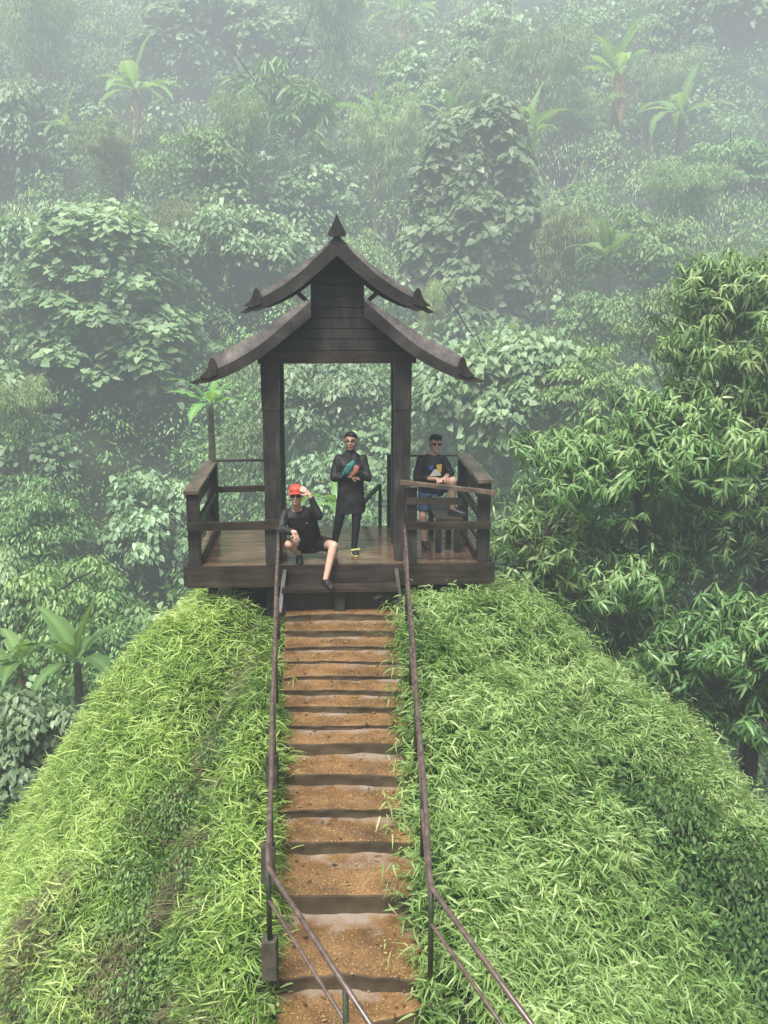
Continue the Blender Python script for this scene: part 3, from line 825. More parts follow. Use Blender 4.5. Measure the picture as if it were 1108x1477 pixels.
# dark glossy shrub leaves in the fold on the right
lv = Leaves()
x, y = on_mound(26000, .8, 8.5, 5.0, 12.5)
dr, tr = seg_dist(x, y, GUL_R)
ok = clear_of(x, y, .3) & (rng.uniform(size=len(x)) < np.clip(.55 + .9 * patch(x, y, 1.5, 8.2), .08, 1) * np.exp(-(dr / (.55 + .4 * tr)) ** 2) * np.clip(tr * 2.2, 0, 1))
x, y = x[ok], y[ok]
tn = .16 + .3 * patch(x, y, 1.9, 6.2)
tufts(lv, x, y, 8, .10, .042, 'oval', tn, .32, 1.0, .4, .35, jit=.25, lump=.8)
stuff(lv.obj('shrubbery', M['bush']), 'dark glossy creeping shrubs in the fold of the grassy slope')

# dry hanging stems in the gully
lv = Leaves()
x, y = on_mound(120000, -3.6, 0.0, 4.5, 12.8)
dl, tl = seg_dist(x, y, GUL_L)
wl = .20 + .42 * tl + .10 * np.sin(y * 4.1 + 1) + .06 * np.sin(y * 9 + x * 7)
strip = np.exp(-(dl / wl) ** 4) * np.clip(.25 + .95 * patch(x, y, 2.4, 5.0), .0, 1) * (.3 + .7 * tl)
strip2 = np.exp(-(seg_dist(x, y, [(-3.3, 9.0), (-3.2, 7.6), (-2.9, 6.0)])[0] / .22) ** 2) * np.clip(.2 + .7 * patch(x, y, 2.1, 3.0), 0, .8)
ok = clear_of(x, y, .05) & (rng.uniform(size=len(x)) < np.maximum(strip, strip2))
x, y = x[ok], y[ok]
tn = .4 + .3 * patch(x, y, 2.5, 1.1)
tufts(lv, x, y, 4, .16, .006, 'blade', tn, .15, .5, 1.1, .6, jit=.3)
stuff(lv.obj('dry_stems', M['dry']), 'brown dry stems hanging in the gully of the mound')

# ------------------------------------------------------------------ plant prototypes
def base_circle(n, r):
    a = rng.uniform(0, 2 * math.pi, n); q = np.sqrt(rng.uniform(0, 1, n)) * r
    return np.stack([np.cos(a) * q, np.sin(a) * q], -1)

def trunk_bm(h, r, lean=(0, 0), limbs=5, spread=1.5, seed=0):
    rr = random.Random(seed)
    bm = bmesh.new()
    top = Vector((lean[0], lean[1], h))
    pts = [Vector((0, 0, -.6)) * 1.0 + Vector((0, 0, 0))] + [Vector((lean[0] * t + rr.uniform(-.05, .05) * h * .3, lean[1] * t + rr.uniform(-.05, .05) * h * .3, h * t)) for t in (.25, .5, .75, 1)]
    tube(bm, pts, [r, r * .85, r * .7, r * .55, r * .4], 8)
    for k in range(limbs):
        t = rr.uniform(.4, .98); a = 2 * math.pi * (k + rr.random() * .6) / limbs
        p0 = Vector((lean[0] * t, lean[1] * t, h * t))
        L = spread * rr.uniform(.6, 1.1)
        p1 = p0 + Vector((math.cos(a) * L * .5, math.sin(a) * L * .5, L * .25))
        p2 = p0 + Vector((math.cos(a) * L, math.sin(a) * L, L * rr.uniform(.3, .75)))
        tube(bm, [p0, p1, p2], [r * .38, r * .26, r * .12], 6)
    bmesh.ops.recalc_face_normals(bm, faces=bm.faces)
    me = bpy.data.meshes.new('trunk'); bm.to_mesh(me); bm.free()
    me.materials.append(M['trunk'])
    return me

def crown_mesh(kind, seed, shape='dome', w=2.0, h=2.2, L=.34):
    """crown about 2w wide and h tall over z=0, built of lobes of leaves"""
    global rng
    keep = rng; rng = np.random.default_rng(seed)
    lv = Leaves()
    if kind == 'broad':
        nl = 56 if shape == 'dome' else (105 if shape == 'pillar' else 60)
        for k in range(nl):
            if shape == 'dome':
                d = rand_unit(1)[0]; d[2] = abs(d[2]) if rng.uniform() < .8 else d[2] * .3
                q = rng.uniform(.55, 1.0)
                c = np.array([d[0] * w * q, d[1] * w * q, h * .35 + d[2] * h * .6 * q])
            elif shape == 'pillar':
                a = rng.uniform(0, 2 * math.pi); t = rng.uniform(0, 1)
                rr = w * (.95 - .45 * t) * rng.uniform(.6, 1.0)
                c = np.array([math.cos(a) * rr, math.sin(a) * rr, h * (.05 + .92 * t)])
            else:   # flat spreading tiers
                a = rng.uniform(0, 2 * math.pi); q = math.sqrt(rng.uniform())
                c = np.array([math.cos(a) * w * q, math.sin(a) * w * q, h * (.55 + .35 * (1 - q * q)) + rng.uniform(-.25, .1) * h])
            r = rng.uniform(.14, .30) * w
            n = int(58 * (r / (.25 * w)) ** 2 * (w / 2.0) ** 2 * (.34 / L) ** 2)
            lobe_leaves(lv, c, r, n, L, L * .86, 'heart', .40 + .26 * (c[2] / h - .4) + rng.normal(0, .11), upbias=.62 if shape != 'pillar' else .45, hang=.3 if shape != 'pillar' else .55, droop=.2, squash=.62 if shape != 'pillar' else .95)  # higher lobes tinted lighter, here and below: daylight put into the colour
        for k in range(26 if shape != 'pillar' else 60):
            a = rng.uniform(0, 2 * math.pi); q = w * rng.uniform(.5, 1.05)
            z0 = h * (rng.uniform(.25, .6) if shape != 'pillar' else rng.uniform(.2, .95)); ln = rng.uniform(.25, .6) * min(h, 3)
            if shape == 'pillar': q *= 1.05 - .45 * z0 / h
            n = int(ln / (.22 * L)); t = np.linspace(0, 1, n)
            p = np.stack([math.cos(a) * q + .05 * np.sin(t * 9 + k), math.sin(a) * q + .05 * np.cos(t * 7), z0 - ln * t], -1) + rng.normal(0, .05, (n, 3))
            o_ = np.array([math.cos(a), math.sin(a), 0])
            lv.add(p, o_ * .5 + rng.normal(0, .5, (n, 3)) + np.array([0, 0, -.6]), o_ * .6 + np.array([0, 0, .6]) + rng.normal(0, .3, (n, 3)), L * rng.uniform(.5, .95, n), L * .7 * rng.uniform(.7, 1, n), np.clip(.34 + rng.normal(0, .15, n), 0, 1), .3, 'heart')
        m = M['broad']
    elif kind == 'small':
        for k in range(52):
            d = rand_unit(1)[0]; d[2] = abs(d[2]) if rng.uniform() < .75 else d[2] * .5
            q = rng.uniform(.45, 1.0)
            c = np.array([d[0] * w * q, d[1] * w * q, h * .42 + d[2] * h * .55 * q])
            r = rng.uniform(.13, .28) * w
            n = int(85 * (r / (.2 * w)) ** 2 * (w / 2.0) ** 2 * (.2 / L) ** 2)
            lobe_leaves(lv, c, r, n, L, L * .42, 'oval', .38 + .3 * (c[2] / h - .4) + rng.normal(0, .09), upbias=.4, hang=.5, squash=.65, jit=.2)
        m = M['small']
    elif kind == 'star':      # rosettes of long leaflets at the branch ends, in flat tiers
        for k in range(85):
            a = rng.uniform(0, 2 * math.pi); q = math.sqrt(rng.uniform())
            c = np.array([math.cos(a) * w * q, math.sin(a) * w * q, h * (.45 + .45 * (1 - q * q)) + rng.uniform(-.3, .08) * h])
            n = 16
            an = np.linspace(0, 2 * math.pi, n, endpoint=False) + rng.uniform(0, 6)
            tilt = rng.normal(0, .3, 2)
            dr = np.stack([np.cos(an), np.sin(an), np.full(n, -.12) + np.cos(an) * tilt[0] + np.sin(an) * tilt[1]], -1)
            lv.add(c + dr * .05 + rng.normal(0, .05, (n, 3)), dr, unit(np.array([[tilt[0], tilt[1], 1.0]]).repeat(n, 0) + rng.normal(0, .2, (n, 3))),
                   L * rng.uniform(.8, 1.25, n), L * .27, np.clip(.5 + .3 * (c[2] / h - .5) + rng.normal(0, .13, n), 0, 1), .4, 'oval')
        m = M['small']
    elif kind == 'bamboo':
        nc = 13
        for k in range(nc):
            a = rng.uniform(0, 2 * math.pi); out = np.array([math.cos(a), math.sin(a), 0])
            H = h * rng.uniform(.7, 1.05); S = w * rng.uniform(.35, 1.05)
            n = 800
            t = rng.uniform(.25, 1.0, n) ** .8
            cz = H * (1.55 * t - .62 * t ** 2.6); cx = S * t ** 2.0
            p = out * cx[:, None] + np.array([0, 0, 1.0]) * cz[:, None]
            tw = rng.normal(0, 1, (n, 3)) * np.array([1, 1, .55]) * (.17 * w * (1.1 - .5 * t))[:, None]
            # twigs: leaves gather in small hanging sprays
            spr = np.floor(t * 26).astype(int)
            off = rng.normal(0, 1, (40, 3)) * .16 * w
            p = p + off[spr] * (1.15 - .55 * t)[:, None] + tw * .55
            dr = rng.normal(0, .5, (n, 3)) + out * .35 + np.array([0, 0, -.75])
            lv.add(p, dr, rand_unit(n) + np.array([0, 0, .9]), L * rng.uniform(.6, 1.3, n), L * .13, np.clip(.5 + rng.normal(0, .2, n) + .25 * (t - .6), 0, 1), .3, 'diamond')
        m = M['bamboo']
    me = lv.mesh('crown'); me.materials.append(m)
    rng = keep
    return me

def culms_mesh(seed, w, h):
    r_ = random.Random(seed)
    bm = bmesh.new()
    for k in range(9):
        a = r_.uniform(0, 6.28); H = h * r_.uniform(.7, 1.05); S = w * r_.uniform(.35, 1.05)
        b = Vector((r_.uniform(-.3, .3), r_.uniform(-.3, .3), -.5))
        pts = [b + Vector((math.cos(a) * S * t * t, math.sin(a) * S * t * t, H * (1.55 * t - .62 * t ** 2.6))) for t in np.linspace(0, 1, 7)]
        tube(bm, pts, [.045 * (1 - .8 * t) for t in np.linspace(0, 1, 7)], 6)
    me = bpy.data.meshes.new('culm'); bm.to_mesh(me); bm.free(); me.materials.append(M['culm'])
    return me

PROTO = {}
def proto(key):
    if key not in PROTO:
        kind, k = key
        if kind == 'broad': PROTO[key] = (crown_mesh('broad', 10 + k, 'dome', 2.0, 2.4, .215), trunk_bm(1.6, .10, (.1, .0), 6, 1.6, k))
        elif kind == 'pillar': PROTO[key] = (crown_mesh('broad', 30 + k, 'pillar', 2.2, 6.6, .25), trunk_bm(5.6, .2, (.2, .0), 8, 1.4, k))
        elif kind == 'spread': PROTO[key] = (crown_mesh('broad', 50 + k, 'tiers', 2.8, 2.2, .225), trunk_bm(1.7, .11, (.1, .0), 7, 2.3, k))
        elif kind == 'small': PROTO[key] = (crown_mesh('small', 70 + k, 'dome', 1.7, 2.6, .17), trunk_bm(1.9, .09, (.1, .05), 7, 1.3, k))
        elif kind == 'star': PROTO[key] = (crown_mesh('star', 90 + k, 'dome', 1.8, 2.0, .42), trunk_bm(1.6, .08, (.1, .05), 8, 1.6, k))
        elif kind == 'bamboo': PROTO[key] = (crown_mesh('bamboo', 110 + k, 'dome', 1.9, 4.2, .25), culms_mesh(k, 1.9, 4.2))
    return PROTO[key]

def canopy_hit(px, py, lift=0.0):
    """walk along the line of sight of a photo pixel to the hillside"""
    for d in np.arange(17, 95, .25):
        p = P(px, py, float(d))
        if p.z <= float(hill(p.x, p.y)) + lift: return p
    return P(px, py, 90)

NAMES = {'broad': ('broadleaf_shrub', 'shrub'), 'pillar': ('vine_covered_tree', 'tree'), 'spread': ('spreading_tree', 'tree'),
         'small': ('leafy_tree', 'tree'), 'star': ('umbrella_leaf_tree', 'tree'), 'bamboo': ('bamboo_clump', 'bamboo')}
HEIGHT = {'broad': 2.4, 'pillar': 6.6, 'spread': 2.2, 'small': 2.6, 'star': 2.0, 'bamboo': 4.2}
HALFW = {'broad': 2.2, 'pillar': 2.4, 'spread': 3.0, 'small': 1.9, 'star': 2.1, 'bamboo': 2.0}
def plant(kind, var, px, py, wpx, hpx, label, group=None, d=None, rz=None):
    """a tree whose crown fills about wpx by hpx around a photo pixel (px, py)"""
    foot = canopy_hit(px, py + hpx * .5, .3) if d is None else None
    dist = d if d is not None else max(foot.y - .3, 17)
    c = P(px, py + hpx * .5, dist)
    s = pxm(dist, c.z)
    sx = wpx / s / 2 / HALFW[kind]; sz = hpx / s / HEIGHT[kind]
    nm, cat = NAMES[kind]
    gz = float(ground_z(c.x, c.y))
    root = empty(nm, (c.x, c.y, c.z), rz if rz is not None else random.uniform(0, 6.28), label, cat, group)
    root.scale = (sx, sx, sz)
    cm, tm = proto((kind, var))
    a = bpy.data.objects.new('crown', cm); COL.objects.link(a); a.parent = root
    b = bpy.data.objects.new('culm' if kind == 'bamboo' else 'trunk', tm); COL.objects.link(b); b.parent = root
    if gz < c.z - .3 and kind != 'bamboo':
        b.location.z = -(c.z - gz) / sz * .5
        b.scale.z = 1.0 + (c.z - gz) / sz * .5 / HEIGHT[kind]
    return root

# ------------------------------------------------------------------ undergrowth of the far slope
def slope_pts(n, x0=-1.0, x1=1.0):
    """points over the hillside, spread evenly as the camera sees it"""
    px = rng.uniform(-260, 1370, n); py = rng.uniform(-160, 1330, n)
    out = []
    ys = np.arange(16.5, 96, .4)
    tan = np.tan(PITCH + np.arctan((py - 738.5) / FPX))
    hit = np.full(n, np.nan)
    for d in ys:
        z = CAM_H - d * tan
        zc = d * math.cos(PITCH) + (CAM_H - z) * math.sin(PITCH)
        xx = (px - 554) / FPX * zc
        m = np.isnan(hit) & (z <= hill(xx, np.full(n, d)) + .2)
        hit[m] = d
    ok = ~np.isnan(hit)
    d = hit[ok]; z = CAM_H - d * tan[ok]; zc = d * math.cos(PITCH) + (CAM_H - z) * math.sin(PITCH)
    x = (px[ok] - 554) / FPX * zc
    return x, d, hill(x, d)

def undergrowth(nclump, kinds):
    x, y, z = slope_pts(nclump)
    n = len(x)
    lvs = {k: Leaves() for k in kinds}
    zone = patch(x, y, .21, 3.0) + rng.normal(0, .35, n)
    hollow = patch(x, y, .42, 5.5) + .5 * patch(x, y, .95, 2.2)
    for i in range(n):
        if hollow[i] < -.28 and rng.uniform() < .72: continue
        k = kinds[int(np.clip((zone[i] + 1.1) / 2.2 * len(kinds), 0, len(kinds) - 1))]
        if k == 'bamboo' and y[i] < 33: k = 'small'
        sc = .55 + .014 * y[i]
        r = rng.uniform(.35, 1.05) * sc
        c = np.array([x[i], y[i], z[i] + r * .3 + (rng.uniform(0, .7) if rng.uniform() < .62 else rng.uniform(.6, 2.3)) * sc])
        tb = .38 + .14 * patch(x[i], y[i], .5, 1.0) + rng.normal(0, .11)
        s2 = .8 + .012 * y[i]
        tb -= .22 * math.exp(-((x[i] + 6.5) / 4.0) ** 2 - ((y[i] - 27) / 4.5) ** 2)  # plants in the hollow tinted darker to paint its shade
        if k == 'broad': lobe_leaves(lvs[k], c, r, 50, .20 * s2, .17 * s2, 'oval', tb, upbias=.55, hang=.5, squash=.7)
        elif k == 'small': lobe_leaves(lvs[k], c, r, 80, .145 * s2, .062 * s2, 'diamond', tb, upbias=.4, hang=.5, squash=.8, jit=.2)
        else: lobe_leaves(lvs[k], c, r * np.array(1.0), 100, .20 * s2, .028 * s2, 'diamond', tb + .08, upbias=.35, hang=1.0, squash=1.1, jit=.2)
    return lvs
und = undergrowth(9200, ['broad', 'small', 'bamboo'])
for k, nm, lb in (('broad', 'undergrowth', 'dense broad-leaved undergrowth covering the far hillside'), ('small', 'undergrowth', 'fine-leaved undergrowth covering the far hillside'),
                  ('bamboo', 'bamboo_thicket', 'wispy bamboo thicket covering the far hillside')):
    stuff(und[k].obj(nm, M[k]), lb)

# ------------------------------------------------------------------ trees and shrubs one can tell apart
plant('pillar', 0, 165, 450, 290, 270, 'wide vine-draped tree of heart-shaped leaves over the dark hollow beside the roof', rz=.3)
plant('pillar', 1, 685, 345, 250, 330, 'tall column of broad leaves rising behind the roof, below two banana plants', rz=2.0)
plant('spread', 0, 745, 590, 300, 170, 'low spreading tree of pale leaves just behind the man in the printed shirt', rz=1.0)
plant('spread', 1, 470, 590, 190, 130, 'pale broad-leaved bush seen through the opening above the standing man')
plant('broad', 0, 480, 695, 130, 130, 'bright round-leaved bush directly behind the crouching and standing men')
plant('broad', 1, 40, 215, 150, 170, 'misty broad-leaved shrub near the upper edge of the slope beside the hanging dead leaf')
plant('broad', 2, 30, 390, 150, 150, 'broad-leaved shrub next to the wide vine-draped tree, at its outer side')
plant('spread', 2, 345, 375, 190, 120, 'broad-leaved bush on the slope just beside the upper roof eave')
plant('broad', 0, 330, 70, 270, 150, 'large hazy crown of broad leaves at the top of the slope above the roof')
plant('spread', 0, 1035, 60, 200, 120, 'hazy tiered crown of pale leaves in the top corner above the leaning banana plant')
plant('broad', 1, 55, 1090, 190, 190, 'large-leaved creeper bush in the hollow below the two low banana plants')
plant('broad', 2, 235, 760, 180, 170, 'dim broad-leaved bush beside the deck railing')
plant('broad', 0, 715, 75, 130, 130, 'hazy broad-leaved shrub between the banana plants near the top of the slope')
plant('broad', 1, 12, 870, 110, 160, 'broad-leaved shrub above the two low banana plants')
plant('star', 0, 400, 165, 190, 150, 'pale umbrella-leaved tree standing alone in the mist above the roof')
plant('star', 0, 585, 110, 90, 70, 'small umbrella-leaved tree near the highest banana plant')
plant('star', 0, 830, 300, 100, 70, 'small umbrella-leaved tree below the leaning banana plants')
plant('small', 0, 1040, 270, 190, 150, 'bushy small-leaved tree below the banana plant with the arching leaves')
plant('small', 1, 930, 380, 220, 160, 'rounded small-leaved tree behind the lone bright banana plant')
plant('small', 2, 100, 880, 230, 200, 'dull green small-leaved tree in the hollow above the two low banana plants')
plant('small', 0, 300, 255, 180, 150, 'small-leaved tree between the leaning dead canes and the hanging dead leaf')
plant('small', 1, 520, 390, 90, 120, 'small-leaved tree half hidden by the upper roof')
plant('small', 2, 590, 170, 130, 120, 'misty small-leaved tree straight above the roof finial')
plant('small', 1, 60, 760, 160, 150, 'small-leaved tree at the edge of the hollow, level with the deck railing')
plant('small', 0, 370, 660, 110, 130, 'small-leaved shrub behind the deck post nearest the crouching man')
plant('small', 2, 870, 480, 190, 150, 'yellowish small-leaved tree between the lone banana plant and the big lance-leaved tree')
plant('bamboo', 0, 55, 70, 200, 220, 'feathery bamboo clump in the top corner of the misty slope')
plant('bamboo', 1, 250, 30, 170, 180, 'hazy bamboo clump at the upper edge, beside the highest broad-leaved crown')
plant('bamboo', 2, 480, 70, 140, 240, 'hazy bamboo clump hanging over the slope high above the finial')
plant('bamboo', 1, 770, 130, 170, 210, 'drooping bamboo clump between the banana plants on the upper slope')
plant('bamboo', 0, 840, 200, 160, 120, 'low pale bamboo clump under the banana plant with the bare stem')
plant('bamboo', 2, 550, 270, 130, 220, 'tall wispy bamboo clump rising straight behind the finial')
plant('bamboo', 0, 265, 365, 110, 140, 'small bamboo clump at the foot of the leaning dead canes')
plant('bamboo', 1, 35, 610, 130, 160, 'grey-green bamboo clump beside the dark hollow')
plant('bamboo', 2, 800, 400, 130, 200, 'bamboo clump beside the tall column of broad leaves')
plant('bamboo', 0, 445, 620, 70, 110, 'small yellowish bamboo clump seen through the pavilion opening')
plant('bamboo', 1, 940, 140, 150, 150, 'misty bamboo clump behind the leaning banana plants')
plant('small', 1, 845, 570, 190, 150, 'yellowish bushy tree between the low spreading tree and the big lance-leaved tree', d=25)
plant('small', 2, 960, 470, 170, 150, 'soft green small-leaved tree just behind the bright tree at the edge', d=26)
plant('bamboo', 2, 700, 170, 120, 150, 'pale bamboo clump right above the small banana plant')
plant('bamboo', 1, 180, 250, 140, 150, 'pale bamboo clump above the wide vine-draped tree')
plant('bamboo', 0, 350, 230, 110, 170, 'slender bamboo clump between the upright bare cane and the roof')
plant('bamboo', 2, 620, 480, 70, 150, 'thin bamboo clump at the eave of the lower roof')
plant('bamboo', 1, 985, 300, 150, 130, 'bamboo clump on the upper slope above the bright tree at the edge')
# thin bare stems and hanging vines among the foliage
for k in range(16):
    px, py = random.uniform(30, 1080), random.uniform(40, 470)
    a = P(px, py, canopy_hit(px, py, .8).y - 1.5)
    hgt = random.uniform(1.5, 4.0)
    bm = bmesh.new()
    pts = [a + Vector((.12 * math.sin(t * 5 + k) * t + random.uniform(-.35, .35) * t, 0, -hgt * t)) for t in np.linspace(0, 1, 6)]
    tube(bm, pts, [.022] * 6, 5)
    tag(bm_obj('hanging_vine', bm, M['cane'], None, True), 'thin bare stem hanging among the foliage of the misty slope', 'vine', 'thin bare stems among the foliage')
# ------------------------------------------------------------------ banana plants
def banana(px, py, wpx, d=None, nleaf=8, label='', seed=0, stem=1.0, lean=0.0, tilt=1.0, dead=0, tb0=0.0):
    r_ = random.Random(seed)
    p = P(px, py, canopy_hit(px, py, 1.0).y - 5.5) if d is None else P(px, py, d)
    s = pxm(p.y, p.z)
    L = wpx / s * .78
    root = empty('banana_plant', p, r_.uniform(-.4, .4), label, 'banana plant')
    gz = float(ground_z(p.x, p.y))
    hs = min(max(p.z - gz + .3, stem * L), 3.2 * L)
    bm = bmesh.new()
    tube(bm, [(lean * -.3 * hs, 0, -hs), (lean * -.1 * hs, 0, -hs * .5), (0, 0, .02 * L), (0, 0, .14 * L)], [.085 * L, .075 * L, .055 * L, .03 * L], 9)
    bm_obj('trunk', bm, M['bananatrunk'], root, True)
    V, F, T = [], [], []
    nleaf += 1
    for k in range(nleaf):
        a = 2 * math.pi * k / nleaf + r_.uniform(-.35, .35)
        el = [1.45, .95, .5, 1.2, .75, .3, 1.05, .6, 1.3, .4, .9][k % 11] * (tilt if k else 1)
        ll = L * r_.uniform(.75, 1.1); wd = ll * r_.uniform(.27, .36)
        out = Vector((math.cos(a), math.sin(a), 0)); up = Vector((0, 0, 1))
        side = Vector((-math.sin(a), math.cos(a), 0))
        bend = r_.uniform(.8, 1.7) * (1.25 - el * .5)
        pos = Vector((0, 0, .1 * L)); ang = el
        N = 19; tb = r_.uniform(.12, .50) + tb0; ro = r_.uniform(-.35, .35)
        b0 = len(V)
        for i in range(N):
            t = i / (N - 1)
            dirv = out * math.cos(ang) + up * math.sin(ang)
            nrm = -out * math.sin(ang) + up * math.cos(ang)
            sd_ = side * math.cos(ro) + nrm * math.sin(ro)
            blade = 0.0 if t < .16 else math.sin(math.pi * min(1, (t - .16) / .84) ** .62) ** .8
            hw = max(.012 * ll, wd * .5 * blade)
            tear = lambda: (r_.uniform(.42, .7) if r_.random() < .16 else r_.uniform(.82, 1.0)) if t > .25 else 1.0
            fold = .22 * hw
            V.extend([pos + sd_ * hw * tear() + nrm * (fold - r_.uniform(0, .25) * hw), pos + sd_ * hw * .5 + nrm * fold * .7, pos, pos - sd_ * hw * .5 + nrm * fold * .7, pos - sd_ * hw * tear() + nrm * (fold - r_.uniform(0, .25) * hw)])
            T.extend([tb + .05, tb - .03, tb + .3, tb - .03, tb + .05])
            pos = pos + dirv * (ll / (N - 1)); ang -= bend / (N - 1) * (.4 + 1.4 * t)
        for i in range(N - 1):
            for j in range(4):
                q = b0 + i * 5 + j
                F.append((q, q + 1, q + 6, q + 5))
    me = mesh_np('crown', np.array([tuple(v) for v in V]), np.array(F).ravel(), np.full(len(F), 4))
    at = me.attributes.new('tint', 'FLOAT', 'POINT'); at.data.foreach_set('value', np.clip(np.array(T), 0, 1).astype(np.float32))
    link_mesh('crown', me, M['banana'], root)
    for k in range(dead):
        a = -1.2 + .9 * k
        bm = bmesh.new()
        x0, y0 = math.cos(a) * .12 * L, math.sin(a) * .12 * L
        rows = []
        for i in range(8):
            t = i / 7
            hw = .11 * L * math.sin(math.pi * (.12 + .82 * t)) * r_.uniform(.7, 1.1)
            c = Vector((x0 * (1 + 1.1 * t), y0 * (1 + 1.1 * t), .05 * L - t * .85 * L))
            rows.append([bm.verts.new(c + Vector((-hw, .02 * L * r_.uniform(-1, 1), 0))), bm.verts.new(c + Vector((0, -.05 * L, 0))), bm.verts.new(c + Vector((hw, .02 * L * r_.uniform(-1, 1), 0)))])
        for a_, b_ in zip(rows, rows[1:]):
            for j in (0, 1): bm.faces.new((a_[j], a_[j + 1], b_[j + 1], b_[j]))
        bm_obj('dead_leaf', bm, M['deadleaf'], root)
    return root
banana(195, 140, 110, nleaf=9, label='banana plant with one hanging brown dead leaf in the misty slope', seed=1, tilt=.6, dead=1)
banana(304, 592, 104, d=21, nleaf=7, label='banana plant standing behind the corner of the deck railing under the lower eave', seed=2, tilt=.8)
banana(580, 28, 100, nleaf=8, label='highest banana plant, at the upper edge of the picture with a dark stem', seed=3, tilt=.7, dead=1)
banana(543, 178, 90, nleaf=7, label='faint banana plant in the mist straight above the finial', seed=4, tilt=.8)
banana(652, 182, 80, nleaf=7, label='small banana plant right above the tall column of broad leaves', seed=5)
banana(762, 205, 105, nleaf=8, label='banana plant with drooping leaves at the shoulder of the tall leafy column', seed=6, tilt=.7)
banana(890, 115, 105, nleaf=8, label='banana plant with upright leaves and a brown bare stem on the upper slope', seed=7, stem=1.2, dead=1)
banana(983, 175, 120, nleaf=7, label='banana plant with wide arching leaves under the top corner crown', seed=8, tilt=.55)
banana(876, 378, 90, nleaf=11, label='lone bright banana plant in the middle of the slope above the lance-leaved tree', seed=9)
banana(30, 965, 120, d=19.5, nleaf=8, label='low banana plant at the edge of the picture beside the mound', seed=10, tilt=.75, tb0=-.22, dead=1)
banana(112, 965, 130, d=19.0, nleaf=7, label='low banana plant with broad upright leaves close to the mound', seed=11, tilt=.9, tb0=-.22)
banana(488, 735, 90, d=17.0, nleaf=8, label='banana plant just behind the deck between the crouching and the standing man', seed=12, tilt=.75)
banana(95, 190, 80, nleaf=6, label='half-hidden banana plant beside the misty corner shrub', seed=14, tilt=.5)

# dead canes leaning over the slope
def cane(x0, y0, x1, y1, label, r=.03):
    a = canopy_hit(x0, y0, 1.0); b = P(x1, y1, a.y - .4)
    root = bmesh.new()
    m = a.lerp(b, .5) + Vector((.06, 0, -.08))
    tube(root, [a, m, b], [r * 1.2, r, r * .6], 6)
    o = bm_obj('dead_cane', root, M['cane'], None, True)
    tag(o, label, 'cane')
cane(230, 378, 287, 290, 'longer bare cane of the leaning pair beside the roof')
cane(205, 368, 240, 330, 'shorter bare cane of the leaning pair beside the roof', .025)
cane(800, 400, 782, 300, 'thin bare cane standing beside the tall leafy column')
cane(855, 385, 812, 295, 'bare leaning cane near the lone bright banana plant')
cane(312, 310, 313, 240, 'upright bare cane above the leaning pair', .025)

